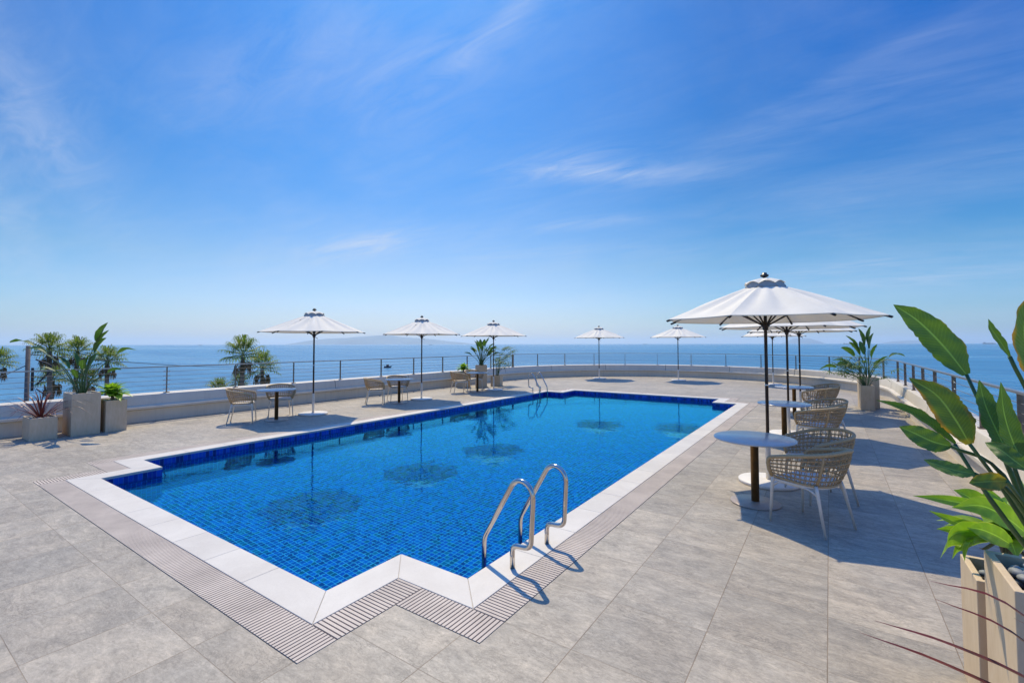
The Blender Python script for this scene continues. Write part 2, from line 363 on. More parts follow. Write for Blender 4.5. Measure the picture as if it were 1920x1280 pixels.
def leaf_mat(name, cols, edge, veins=60, trans=0.28, rough=0.32, edgew=0.06, spot=None):
    m, t, p, o = new_mat(name); c = coords(t, 'UV'); oc = coords(t)
    s = t.nodes.new('ShaderNodeSeparateXYZ'); t.links.new(c, s.inputs[0])
    ua = mth(t, 'ABSOLUTE', mth(t, 'SUBTRACT', s.outputs[0], 0.5))       # 0 at the midrib, .5 at the edge
    f = noise_n(t, oc, 7.0, 5, 0.6)
    col = ramp(t, f, cols)
    ph = mth(t, 'SUBTRACT', mth(t, 'MULTIPLY', s.outputs[1], veins*2*PI), mth(t, 'MULTIPLY', ua, veins*1.6))
    vein = mth(t, 'SINE', ph)
    vf = t.nodes.new('ShaderNodeMapRange'); vf.inputs[1].default_value = 0.35; vf.inputs[2].default_value = 1.0; vf.inputs[4].default_value = 0.13
    t.links.new(vein, vf.inputs[0])
    col = mixc(t, vf.outputs[0], col, tuple(x*1.6+0.01 for x in cols[-1][1]))
    mid = t.nodes.new('ShaderNodeMapRange'); mid.inputs[1].default_value = 0.018; mid.inputs[2].default_value = 0.035; mid.inputs[3].default_value = 1; mid.inputs[4].default_value = 0
    t.links.new(ua, mid.inputs[0])
    col = mixc(t, mid.outputs[0], col, tuple(min(1, x*1.5+0.02) for x in cols[-1][1]))
    en = mth(t, 'ADD', ua, mth(t, 'MULTIPLY', mth(t, 'SUBTRACT', noise_n(t, oc, 14, 4), 0.5), 0.14))
    eg = t.nodes.new('ShaderNodeMapRange'); eg.inputs[1].default_value = 0.5-edgew; eg.inputs[2].default_value = 0.5
    t.links.new(en, eg.inputs[0])
    em = t.nodes.new('ShaderNodeMapRange'); em.inputs[1].default_value = 0.42; em.inputs[2].default_value = 0.58
    t.links.new(noise_n(t, oc, 9.0, 3, 0.5), em.inputs[0])
    col = mixc(t, mth(t, 'MULTIPLY', eg.outputs[0], mth(t, 'MULTIPLY_ADD', em.outputs[0], 0.85, 0.1)), col, edge)
    if spot:
        sp = noise_n(t, oc, 5.0, 3, 0.5)
        sf = t.nodes.new('ShaderNodeMapRange'); sf.inputs[1].default_value = 0.60; sf.inputs[2].default_value = 0.72
        t.links.new(sp, sf.inputs[0]); col = mixc(t, sf.outputs[0], col, spot)
    t.links.new(col, p.inputs['Base Color']); p.inputs['Roughness'].default_value = rough
    bump(t, vein, 0.25, 0.002, p)
    tr = t.nodes.new('ShaderNodeBsdfTranslucent')
    t.links.new(mixc(t, 1.0, col, (1.5, 1.7, 0.6), 'MULTIPLY'), tr.inputs[0])
    mx = t.nodes.new('ShaderNodeMixShader'); mx.inputs[0].default_value = trans
    t.links.new(p.outputs[0], mx.inputs[1]); t.links.new(tr.outputs[0], mx.inputs[2]); t.links.new(mx.outputs[0], o.inputs[0])
    return m
M['strel'] = leaf_mat('bird_of_paradise_leaf', [(0.2, (0.040, 0.095, 0.018)), (0.8, (0.125, 0.215, 0.042))], (0.26, 0.22, 0.05), 26, 0.32, 0.42, 0.035)
M['strel_old'] = leaf_mat('ageing_leaf', [(0.25, (0.055, 0.10, 0.018)), (0.75, (0.12, 0.19, 0.03))], (0.55, 0.22, 0.02), 26, 0.30, 0.40, 0.16, (0.60, 0.36, 0.02))
M['strel_far'] = leaf_mat('dark_leaf', [(0.25, (0.030, 0.080, 0.016)), (0.75, (0.085, 0.165, 0.032))], (0.20, 0.19, 0.05), 14, 0.28, 0.48)
M['agave'] = leaf_mat('agave_leaf', [(0.25, (0.14, 0.27, 0.025)), (0.75, (0.27, 0.40, 0.045))], (0.55, 0.55, 0.10), 5, 0.38, 0.40, 0.05)
M['red'] = leaf_mat('dark_red_leaf', [(0.25, (0.085, 0.014, 0.010)), (0.75, (0.20, 0.036, 0.024))], (0.20, 0.06, 0.03), 2, 0.10, 0.38)
M['frond'] = leaf_mat('palm_frond', [(0.25, (0.10, 0.155, 0.026)), (0.75, (0.24, 0.28, 0.055))], (0.28, 0.25, 0.08), 2, 0.35, 0.5)
M['deadfrond'] = leaf_mat('dry_palm_frond', [(0.25, (0.13, 0.085, 0.045)), (0.75, (0.28, 0.19, 0.10))], (0.25, 0.18, 0.09), 2, 0.10, 0.8)
M['stem'] = simple('plant_stem', (0.055, 0.115, 0.030), 0.4, 0, 0.25, 10)
M['bark'] = simple('palm_bark', (0.20, 0.155, 0.115), 0.9, 0, 0.3, 5, 1.0, 8)
M['polewood'] = simple('pole_concrete', (0.14, 0.115, 0.10), 0.85, 0, 0.15, 4)
M['soil'] = simple('potting_soil', (0.035, 0.026, 0.02), 0.95, 0, 0.3, 40, 1.0, 60)
def pebble_mat():
    m, t, p, o = new_mat('pebble_stone'); g = t.nodes.new('ShaderNodeNewGeometry')
    c = coords(t)
    base = ramp(t, g.outputs['Random Per Island'], [(0.0, (0.10, 0.13, 0.16)), (0.35, (0.20, 0.235, 0.26)), (0.6, (0.30, 0.30, 0.28)), (0.85, (0.16, 0.19, 0.21)), (1.0, (0.38, 0.36, 0.32))])
    t.links.new(mixc(t, 0.25, base, ramp(t, noise_n(t, c, 60, 6, 0.7), [(0.3, (0.08, 0.09, 0.1)), (0.7, (0.5, 0.48, 0.45))])), p.inputs['Base Color'])
    p.inputs['Roughness'].default_value = 0.6
    return m
M['pebble'] = pebble_mat()
def canvas_mat():
    m, t, p, o = new_mat('parasol_canvas'); c = coords(t)
    f = noise_n(t, c, 3.0, 5, 0.6)
    col = ramp(t, f, [(0.3, (0.81, 0.755, 0.61)), (0.7, (0.88, 0.825, 0.68))])
    t.links.new(col, p.inputs['Base Color']); p.inputs['Roughness'].default_value = 0.85
    bump(t, noise_n(t, c, 350, 2), 0.15, 0.001, p)
    tr = t.nodes.new('ShaderNodeBsdfTranslucent'); tr.inputs[0].default_value = (0.70, 0.64, 0.56, 1)
    mx = t.nodes.new('ShaderNodeMixShader'); mx.inputs[0].default_value = 0.11
    t.links.new(p.outputs[0], mx.inputs[1]); t.links.new(tr.outputs[0], mx.inputs[2]); t.links.new(mx.outputs[0], o.inputs[0])
    return m
M['canvas'] = canvas_mat()
M['capcloth'] = simple('cap_cloth', (0.34, 0.33, 0.31), 0.85, 0, 0.1, 8)
M['land'] = simple('land', (0.10, 0.105, 0.06), 0.95, 0, 0.4, 0.15, 1.0, 0.8)
M['hill'] = simple('hill_haze_tint', (0.10, 0.15, 0.17), 0.95, 0, 0.3, 0.001)  # distance haze partly painted in: hill colour shifted towards the haze blue
M['ship'] = simple('ship_hull', (0.045, 0.05, 0.07), 0.6, 0, 0.2, 0.02)
M['shipwhite'] = simple('ship_house', (0.30, 0.30, 0.30), 0.6, 0, 0.1, 0.02)
M['wire'] = simple('cable_black', (0.03, 0.03, 0.035), 0.6)
M['lighttrim'] = simple('light_lens', (0.62, 0.56, 0.46), 0.3)

# ------------------------------------------------------------------ mesh helpers
class MB:
    def __init__(s): s.v = []; s.f = []; s.uv = {}; s.sm = []
    def add(s, vs_, fs_, smooth=False, uvs=None):
        b = len(s.v); s.v += [tuple(v) for v in vs_]
        for i, f in enumerate(fs_):
            if uvs is not None: s.uv[len(s.f)] = uvs[i]
            s.f.append(tuple(b+k for k in f)); s.sm.append(smooth)
        return s
    def box(s, x0, x1, y0, y1, z0, z1):
        return s.add([(x0,y0,z0),(x1,y0,z0),(x1,y1,z0),(x0,y1,z0),(x0,y0,z1),(x1,y0,z1),(x1,y1,z1),(x0,y1,z1)],
                     [(0,3,2,1),(4,5,6,7),(0,1,5,4),(1,2,6,5),(2,3,7,6),(3,0,4,7)])
    def tube(s, pts, r, n=8, caps=True, flat=1.0, up=None):
        pts = [Vector(p) for p in pts]; rs = r if isinstance(r, (list, tuple)) else [r]*len(pts)
        prev = None; rings = []
        for i, p in enumerate(pts):
            if i == 0: d = pts[1]-pts[0]
            elif i == len(pts)-1: d = pts[-1]-pts[-2]
            else: d = (pts[i+1]-p).normalized() + (p-pts[i-1]).normalized()
            d.normalize()
            if prev is None:
                a = Vector(up) if up is not None else (Vector((0, 0, 1)) if abs(d.z) < 0.9 else Vector((1, 0, 0)))
                x = d.cross(a).normalized()
            else:
                x = prev - d*prev.dot(d)
                x = x.normalized() if x.length > 1e-6 else d.orthogonal().normalized()
            y = d.cross(x).normalized(); prev = x
            rings.append([p + x*(rs[i]*math.cos(2*PI*k/n)) + y*(rs[i]*flat*math.sin(2*PI*k/n)) for k in range(n)])
        vs_ = [v for g in rings for v in g]; fs_ = []
        for i in range(len(pts)-1):
            for k in range(n):
                k2 = (k+1) % n
                fs_.append((i*n+k, i*n+k2, (i+1)*n+k2, (i+1)*n+k))
        s.add(vs_, fs_, True)
        if caps:
            b = len(s.v)-len(vs_)
            s.f.append(tuple(b+k for k in reversed(range(n)))); s.sm.append(False)
            s.f.append(tuple(b+(len(pts)-1)*n+k for k in range(n))); s.sm.append(False)
        return s
    def lathe(s, prof, n=32, cx=0, cy=0, smooth=True):
        vs_ = [(cx+r*math.cos(2*PI*k/n), cy+r*math.sin(2*PI*k/n), z) for r, z in prof for k in range(n)]
        fs_ = []
        for i in range(len(prof)-1):
            for k in range(n):
                k2 = (k+1) % n; fs_.append((i*n+k, i*n+k2, (i+1)*n+k2, (i+1)*n+k))
        s.add(vs_, fs_, smooth)
        b = len(s.v)-len(vs_)
        if prof[0][0] > 1e-5: s.f.append(tuple(b+k for k in reversed(range(n)))); s.sm.append(False)
        if prof[-1][0] > 1e-5: s.f.append(tuple(b+(len(prof)-1)*n+k for k in range(n))); s.sm.append(False)
        return s
    def ellipsoid(s, c, r, n=8, m=6, rot=0):
        vs_ = []; cr, sr = math.cos(rot), math.sin(rot)
        for i in range(m+1):
            th = PI*i/m
            for k in range(n):
                x, y, z = r[0]*math.sin(th)*math.cos(2*PI*k/n), r[1]*math.sin(th)*math.sin(2*PI*k/n), r[2]*math.cos(th)
                vs_.append((c[0]+x*cr-y*sr, c[1]+x*sr+y*cr, c[2]+z))
        fs_ = [(i*n+k, (i+1)*n+k, (i+1)*n+(k+1) % n, i*n+(k+1) % n) for i in range(m) for k in range(n)]
        return s.add(vs_, fs_, True)
    def blade(s, pts, w, side=None, fold=0.25, nu=4, tipw=0.0, prof=None, wav=0.0, rag=0.0):
        """leaf blade along pts, width w, V-folded about its midrib; uv = (across, along)"""
        pts = catmull(pts, 4) if len(pts) < 9 else [Vector(p) for p in pts]
        n = len(pts); vs_ = []; sd0 = Vector(side) if side is not None else None
        for i, p in enumerate(pts):
            d = (pts[min(i+1, n-1)]-pts[max(i-1, 0)]).normalized()
            sv = sd0 if sd0 is not None else d.cross(Vector((0, 0, 1)))
            sv = (sv - d*sv.dot(d)).normalized(); nv = sv.cross(d).normalized()
            if nv.z < 0 and side is None: nv = -nv
            tt = i/(n-1)
            ww = (prof(tt) if prof else math.sin(PI*min(1, 0.06+tt*0.94))**0.75)*w*0.5 + 0.0006
            for k in range(nu+1):
                a = -1+2*k/nu
                if rag and k in (0, nu): a *= 1+rag*noise.noise(Vector((tt*26, k*3.1, w*90)))-rag*0.8*max(0, noise.noise(Vector((tt*60, k*5.1, w*70)))-0.25)*3
                vs_.append(p + sv*(a*ww) + nv*(abs(a)*ww*fold) + nv*(wav*ww*math.sin(tt*23+k)*abs(a)))
        fs_, uv = [], []
        for i in range(n-1):
            for k in range(nu):
                fs_.append((i*(nu+1)+k, i*(nu+1)+k+1, (i+1)*(nu+1)+k+1, (i+1)*(nu+1)+k))
                uv.append([(k/nu, i/(n-1)), ((k+1)/nu, i/(n-1)), ((k+1)/nu, (i+1)/(n-1)), (k/nu, (i+1)/(n-1))])
        return s.add(vs_, fs_, True, uv)
    def build(s, name, mat, parent=None, bevel=0.0):
        me = bpy.data.meshes.new(name); me.from_pydata(s.v, [], s.f)
        me.polygons.foreach_set('use_smooth', s.sm)
        if s.uv:
            ul = me.uv_layers.new(name='UVMap')
            for pi, uvs in s.uv.items():
                pl = me.polygons[pi]
                for q, li in enumerate(pl.loop_indices): ul.data[li].uv = uvs[q]
        for mm in (mat if isinstance(mat, list) else [mat]): me.materials.append(mm)
        me.update()
        ob = bpy.data.objects.new(name, me); COL.objects.link(ob)
        if parent is not None: ob.parent = parent
        if bevel > 0:
            b = ob.modifiers.new('bevel', 'BEVEL'); b.width = bevel; b.segments = 2; b.limit_method = 'ANGLE'; b.angle_limit = R(40)
        return ob
def catmull(pts, k=6):
    P = [Vector(p) for p in pts]
    if len(P) < 3:
        return [P[0].lerp(P[-1], i/k) for i in range(k+1)]
    Q = [P[0]*2-P[1]] + P + [P[-1]*2-P[-2]]; out_ = []
    for i in range(1, len(Q)-2):
        for j in range(k):
            t = j/k; a, b, c, d = Q[i-1], Q[i], Q[i+1], Q[i+2]
            out_.append(0.5*((2*b)+(c-a)*t+(2*a-5*b+4*c-d)*t*t+(3*b-a-3*c+d)*t**3))
    out_.append(P[-1]); return out_
def rounded(pts, r=0.05, k=5):
    """polyline with its inner corners rounded"""
    P = [Vector(p) for p in pts]; out_ = [P[0]]
    for i in range(1, len(P)-1):
        a = (P[i-1]-P[i]); b = (P[i+1]-P[i]); q = min(r, a.length*0.48, b.length*0.48)
        A_, B_ = P[i]+a.normalized()*q, P[i]+b.normalized()*q
        for j in range(k+1):
            t = j/k; out_.append(A_*(1-t)**2 + P[i]*2*t*(1-t) + B_*t*t)
    out_.append(P[-1]); return out_
def tag(o, label=None, cat=None, group=None, kind=None):
    if label: o['label'] = label
    if cat: o['category'] = cat
    if group: o['group'] = group
    if kind: o['kind'] = kind
    return o
def empty(name, loc=(0, 0, 0), rz=0.0):
    o = bpy.data.objects.new(name, None); COL.objects.link(o); o.location = loc; o.rotation_euler = (0, 0, rz)
    o.empty_display_size = 0.2; return o
def copy_tree(o, parent=None):
    c = o.copy(); COL.objects.link(c)
    if parent is not None: c.parent = parent
    for ch in list(o.children): copy_tree(ch, c)
    return c

# ------------------------------------------------------------------ plan of the terrace
POOL = [(-7.68, 1.96), (-2.90, 1.96), (-2.90, 2.64), (-2.20, 2.64), (-2.20, 14.40), (-2.84, 14.40), (-2.84, 15.38),
        (-7.75, 15.38), (-7.75, 14.45), (-8.38, 14.45), (-8.38, 2.62), (-7.68, 2.62)]
WATER_Z = -0.115; FLOOR_Z = -1.15
def offset(poly, d):
    n = len(poly); out_ = []
    for i in range(n):
        p0, p1, p2 = poly[i-1], poly[i], poly[(i+1) % n]
        def nrm(a, b):
            l = math.hypot(b[0]-a[0], b[1]-a[1]); return ((b[1]-a[1])/l, -(b[0]-a[0])/l)
        n0, n1 = nrm(p0, p1), nrm(p1, p2)
        out_.append((p1[0]+d*(n0[0]+n1[0]), p1[1]+d*(n0[1]+n1[1])))
    return out_
COP = offset(POOL, 0.275); GRA = offset(POOL, 0.525)
CX, CY, RAD = -5.515, 17.2, 6.885
def wall_path(o, n=56, y0=-4.0):
    r = RAD+o; pts = [(CX-r, y0+i*(CY-y0)/8) for i in range(8)]
    for i in range(n+1):
        a = PI - PI*i/n; pts.append((CX+r*math.cos(a), CY+r*math.sin(a)*1.03))
    pts += [(CX+r, CY-(i+1)*(CY-y0)/8) for i in range(8)]
    return pts

# terrace floor: one sheet inside the wall with a hole for the pool
outer = wall_path(0.12)
def sheet(name, loops, z, mat, kind='structure'):
    tris = tessellate_polygon([[Vector((x, y, 0)) for x, y in lp] for lp in loops])
    vs_ = [(x, y, z) for lp in loops for x, y in lp]
    fs_ = []
    for t in tris:
        a, b, c = [Vector(vs_[i]) for i in t]
        fs_.append(tuple(t) if (b-a).cross(c-a).z > 0 else tuple(reversed(t)))
    o = MB().add(vs_, fs_).build(name, mat); o['kind'] = kind; return o
sheet('terrace_floor', [list(reversed(outer)), GRA], 0.0, M['deck'])

# pool coping: slabs with mitred corners and thin joints
cb = MB(); n = len(POOL)
for i in range(n):
    a0, a1 = Vector(POOL[i]), Vector(POOL[(i+1) % n]); b0, b1 = Vector(COP[i]), Vector(COP[(i+1) % n])
    Ln = (a1-a0).length; k = max(1, round(Ln/0.60))
    dirv = (a1-a0).normalized()
    s0, s1 = (b0-a0).dot(dirv), (b1-a0).dot(dirv)
    for j in range(k):
        t0, t1 = j/k, (j+1)/k; g = 0.0018
        ia = a0+dirv*(Ln*t0+g); ib = a0+dirv*(Ln*t1-g)
        oa = (b0+dirv*g) if j == 0 else Vector(COP[i])*0+(a0+dirv*(Ln*t0+g))+(b0-a0-dirv*s0)
        ob_ = (b1-dirv*g) if j == k-1 else (a0+dirv*(Ln*t1-g))+(b0-a0-dirv*s0)
        nn = (b0-a0-dirv*s0).normalized()
        if j == 0: oa = b0+(b1-b0).normalized()*g*1.6
        if j == k-1: ob_ = b1-(b1-b0).normalized()*g*1.6
        q = [ia, ib, ob_, oa]; z0, z1 = -0.03, 0.004
        vs_ = [(p.x, p.y, z0) for p in q]+[(p.x, p.y, z1) for p in q]
        cb.add(vs_, [(0,1,2,3),(7,6,5,4),(0,4,5,1),(1,5,6,2),(2,6,7,3),(3,7,4,0)])
o = cb.build('pool_coping', M['coping'], bevel=0.003); o['kind'] = 'structure'
# bed beneath joints and grate channel
sheet('coping_bed', [COP, list(reversed(POOL))], -0.004, M['lighttrim'])
# pool basin: walls + floor with uv in metres
pb = MB(); bb = MB()
for i in range(n):
    a, b = POOL[i], POOL[(i+1) % n]; ln = math.hypot(b[0]-a[0], b[1]-a[1]); u0 = i*3.7
    zb = -0.215
    bb.add([(a[0],a[1],-0.03),(b[0],b[1],-0.03),(b[0],b[1],zb),(a[0],a[1],zb)], [(0,1,2,3)], False,
           [[(u0, 0.0), (u0+ln, 0.0), (u0+ln, -0.185), (u0, -0.185)]])
    pb.add([(a[0],a[1],zb),(b[0],b[1],zb),(b[0],b[1],FLOOR_Z),(a[0],a[1],FLOOR_Z)], [(0,1,2,3)], False,
           [[(u0, zb), (u0+ln, zb), (u0+ln, FLOOR_Z), (u0, FLOOR_Z)]])
tris = tessellate_polygon([[Vector((x, y, 0)) for x, y in POOL]])
for t in tris:
    q = [POOL[i] for i in t]
    if (q[1][0]-q[0][0])*(q[2][1]-q[0][1])-(q[1][1]-q[0][1])*(q[2][0]-q[0][0]) < 0: q = q[::-1]
    pb.add([(x, y, FLOOR_Z) for x, y in q], [(0,1,2)], False, [[(x, y) for x, y in q]])
o = pb.build('pool_basin', M['mosaic']); o['kind'] = 'structure'
o = bb.build('pool_tile_band', M['band']); o['kind'] = 'structure'
POOLOBJ = [o]
wp = offset(POOL, 0.004)
water = sheet('pool_water', [wp], WATER_Z, M['water'])

# overflow grate
sheet('grate_channel', [GRA, list(reversed(COP))], -0.045, M['grille'])
gb = MB(); pitch = 0.0295; gapw = 0.0095
for i in range(n):
    a0, a1 = Vector(COP[i]), Vector(COP[(i+1) % n]); b0, b1 = Vector(GRA[i]), Vector(GRA[(i+1) % n])
    dv = (a1-a0).normalized(); nn = Vector((dv.y, -dv.x)); Ln = (a1-a0).length
    pa0, pb0 = 0.0, (b0-a0).dot(dv); pa1, pb1 = Ln, (b1-a0).dot(dv)
    st = max(pa0, pb0); en = max(pa1, pb1)
    w = 0.25; k = int((en-st)/pitch)
    pt = (en-st)/k
    for j in range(k):
        s0 = st+j*pt+gapw/2; s1 = st+(j+1)*pt-gapw/2
        q = [a0+dv*s0+nn*0.006, a0+dv*s0+nn*(w-0.006), a0+dv*s1+nn*(w-0.006), a0+dv*s1+nn*0.006]
        q = [q[0], q[3], q[2], q[1]]
        z0, z1 = -0.03, 0.002
        gb.add([(p.x, p.y, z0) for p in q]+[(p.x, p.y, z1) for p in q], [(0,1,5,4),(1,2,6,5),(2,3,7,6),(3,0,4,7),(7,6,5,4)][::1])
grate = gb.build('overflow_grate', M['grate'])
bm = bmesh.new(); bm.from_mesh(grate.data); bmesh.ops.recalc_face_normals(bm, faces=bm.faces); bm.to_mesh(grate.data); bm.free()
tag(grate, 'beige slatted overflow grate running round the white pool coping', 'drain grate')

# ------------------------------------------------------------------ parapet wall and railing
PROF = [(0.11, -0.02), (0.11, 0.26), (0.07, 0.285), (0.03, 0.29), (0.03, 0.335), (0.038, 0.345), (0.085, 0.348), (0.110, 0.365), (0.140, 0.56),
        (0.150, 0.585), (0.170, 0.595), (0.47, 0.605), (0.49, 0.595), (0.49, -8.6)]
wb = MB(); rows = [wall_path(oo, 72) for oo, z in PROF]; m_ = len(rows[0])
vs_ = [(rows[a][b][0], rows[a][b][1], PROF[a][1]) for a in range(len(PROF)) for b in range(m_)]
fs_ = [(a*m_+b, a*m_+b+1, (a+1)*m_+b+1, (a+1)*m_+b) for a in range(len(PROF)-1) for b in range(m_-1)]
wb.add(vs_, fs_)
wall = wb.build('parapet_wall', M['wall'])
bm = bmesh.new(); bm.from_mesh(wall.data)
for f in bm.faces: f.smooth = True
bm.to_mesh(wall.data); bm.free()
md = wall.modifiers.new('split', 'EDGE_SPLIT'); md.split_angle = R(38)
tag(wall, 'low cream parapet wall with a ledge curving round the terrace', 'parapet wall')
def along(o, s, dense=wall_path(0.0, 200)):
    """point and tangent at arc length s of the base path, moved out by o"""
    acc_ = 0
    for (x0, y0), (x1, y1) in zip(dense, dense[1:]):
        l = math.hypot(x1-x0, y1-y0)
        if acc_+l >= s:
            t = (s-acc_)/l; tx, ty = (x1-x0)/l, (y1-y0)/l
            return Vector((x0+(x1-x0)*t - ty*o, y0+(y1-y0)*t + tx*o, 0)), Vector((tx, ty, 0))
        acc_ += l
    return None
# wall panel joints (thin dark grooves) and small recessed lights on the lower face
def s_of(x, y, dense=wall_path(0.0, 200)):
    best = (1e9, 0); acc_ = 0
    for (x0, y0), (x1, y1) in zip(dense, dense[1:]):
        l = math.hypot(x1-x0, y1-y0); t = max(0, min(1, ((x-x0)*(x1-x0)+(y-y0)*(y1-y0))/l/l))
        d = math.hypot(x0+(x1-x0)*t-x, y0+(y1-y0)*t-y)
        if d < best[0]: best = (d, acc_+l*t)
        acc_ += l
    return best[1]
TOTAL = 0
_d = wall_path(0.0, 200)
TOTAL = sum(math.hypot(b[0]-a[0], b[1]-a[1]) for a, b in zip(_d, _d[1:]))
jb = MB()
for k in range(1, 20):
    s_ = k*3.0+0.7
    if s_ > TOTAL-0.5: break
    for (o0, z0), (o1, z1) in zip(PROF[4:12], PROF[5:12]):
        w = 0.007
        A0, T0 = along(o0-0.0015, s_-w); A1, _ = along(o0-0.0015, s_+w); B0, _ = along(o1-0.0015, s_-w); B1, _ = along(o1-0.0015, s_+w)
        jb.add([(A0.x,A0.y,z0+0.0015),(A1.x,A1.y,z0+0.0015),(B1.x,B1.y,z1+0.0015),(B0.x,B0.y,z1+0.0015)], [(0,1,2,3)])
jo = jb.build('panel_joint', M['soil'], wall)

RO = 0.235; RTOP = 1.19
rail = empty('cable_railing', (-12.6, 1.0, 0.6))
tag(rail, 'dark metal cable railing standing on the curved parapet wall', 'railing')
INV = Matrix.Translation(Vector((12.6, -1.0, -0.6)))
def place(mb, name, mat, parent, **k):
    o = mb.build(name, mat, parent, **k); o.matrix_parent_inverse = INV; return o
# post positions measured along the wall
import_posts = []
left_y = [2.95, 4.35, 5.85, 7.42, 8.95, 10.55, 12.05, 13.6, 15.1, 16.75]
sL = [s_of(CX-RAD, y) for y in left_y]
right_y = [17.3, 15.75, 14.3, 12.95, 11.6, 10.0, 8.4, 6.9, 5.4, 3.9, 2.4]
sR = [s_of(CX+RAD, y) for y in right_y]
arc0 = s_of(CX-RAD, 16.75); arc1 = s_of(CX+RAD, 17.3)
nA = 14
sA = [arc0+(arc1-arc0)*k/nA for k in range(1, nA)]
posts = sorted(set([s_of(CX-RAD, 1.45), s_of(CX-RAD, 0.0)]+sL+sA+sR))
clampset = {1, 3, 14, 18}
CAB = [0.68, 0.78, 0.88, 0.98, 1.08]
hp = [along(RO, 0.1+i*(TOTAL-0.2)/180)[0]+Vector((0, 0, RTOP)) for i in range(181)]
# flat handrail
hb = MB(); prevs = []
for i in range(181):
    P_, T_ = along(RO, 0.1+i*(TOTAL-0.2)/180); nrm_ = Vector((-T_.y, T_.x, 0)); w, h = 0.026, 0.013
    prevs.append([P_+nrm_*w+Vector((0,0,RTOP-h)), P_-nrm_*w+Vector((0,0,RTOP-h)), P_-nrm_*w+Vector((0,0,RTOP+h)), P_+nrm_*w+Vector((0,0,RTOP+h))])
vv_ = [v for q in prevs for v in q]
hb.add(vv_, [(i*4+k, i*4+(k+1) % 4, (i+1)*4+(k+1) % 4, (i+1)*4+k) for i in range(180) for k in range(4)])
place(hb, 'handrail', M['rail'], rail)
for ci, z in enumerate(CAB):
    place(MB().tube([v+Vector((0, 0, z-RTOP)) for v in hp], 0.0042, 5, False), 'cable', M['cablem'], rail)
for i, s_ in enumerate(posts):
    P_, T_ = along(RO, s_); nrm_ = Vector((-T_.y, T_.x, 0)); b = MB()
    wide = 0.05 if i == 12 else 0.026
    hw, hd = wide, 0.006
    if i == 12: hw, hd = 0.035, 0.035
    q = [P_-T_*hd-nrm_*hw, P_+T_*hd-nrm_*hw, P_+T_*hd+nrm_*hw, P_-T_*hd+nrm_*hw]
    b.add([(v.x, v.y, 0.60) for v in q]+[(v.x, v.y, RTOP-0.007) for v in q], [(0,3,2,1),(4,5,6,7),(0,1,5,4),(1,2,6,5),(2,3,7,6),(3,0,4,7)])
    q = [P_-T_*0.05-nrm_*0.04, P_+T_*0.05-nrm_*0.04, P_+T_*0.05+nrm_*0.04, P_-T_*0.05+nrm_*0.04]
    b.add([(v.x, v.y, 0.598) for v in q]+[(v.x, v.y, 0.612) for v in q], [(0,3,2,1),(4,5,6,7),(0,1,5,4),(1,2,6,5),(2,3,7,6),(3,0,4,7)])
    po = place(b, 'post', M['post'], rail)
    if i in clampset or (i > 6 and i % 6 == 0):
        for z in CAB:
            cbm = MB().tube([P_-T_*0.065+Vector((0,0,z)), P_+T_*0.065+Vector((0,0,z))], 0.011, 8)
            cl = cbm.build('clamp', M['polished'], po)

# ------------------------------------------------------------------ pool ladders
def ladder(name, x, y, rz, label):
    """local: pool lies towards -x, foot of the rails at x = 0"""
    root = empty(name, (x, y, 0), rz); tag(root, label, 'pool ladder', 'pool ladders')
    for dy in (-0.26, 0.26):
        pts = [(0, dy, 0.0), (0, dy, 0.17), (0.175, dy, 0.20), (0.185, dy, 0.60), (0.06, dy, 0.72), (-0.075, dy, 0.56), (-0.28, dy, 0.16), (-0.285, dy, -0.95)]
        pts = [(0, dy, 0.0), (0, dy, 0.175), (0.165, dy, 0.185), (0.185, dy, 0.52)]
        arc = [(0.185-0.105*(1-math.cos(a)), dy, 0.55+0.105*math.sin(a)*1.12) for a in [R(q) for q in range(0, 151, 15)]]
        pts = rounded(pts[:4], 0.055, 6)[:-1] + arc
        tail = rounded([arc[-1], (-0.27, dy, 0.17), (-0.285, dy, -1.0)], 0.05, 6)
        pts = pts + tail[1:]
        MB().tube(pts, 0.0195, 14).build('handrail', M['polished'], root)
    for z in (-0.20, -0.48, -0.76):
        MB().box(-0.335, -0.265, -0.24, 0.24, z-0.012, z+0.012).build('tread', M['steel'], root, bevel=0.004)
    return root
ladder('pool_ladder', -2.02, 3.21, 0.0, 'steel pool ladder nearest the camera on the right pool edge')
ladder('pool_ladder', -8.545, 14.02, PI, 'small far steel pool ladder near the third left parasol')

# ------------------------------------------------------------------ tables
def make_table():
    root = empty('round_table')
    MB().lathe([(0.0, 0.668), (0.385, 0.668), (0.398, 0.674), (0.40, 0.682), (0.396, 0.690), (0.388, 0.693), (0.0, 0.693)], 72).build('tabletop', M['top'], root)
    MB().lathe([(0.040, 0.020), (0.040, 0.662), (0.10, 0.664), (0.10, 0.668)], 28).build('column', M['gold'], root)
    MB().lathe([(0.235, 0.0), (0.245, 0.003), (0.245, 0.010), (0.235, 0.016), (0.05, 0.021), (0.0, 0.021)], 56).build('base_plate', M['taupe'], root)
    return root
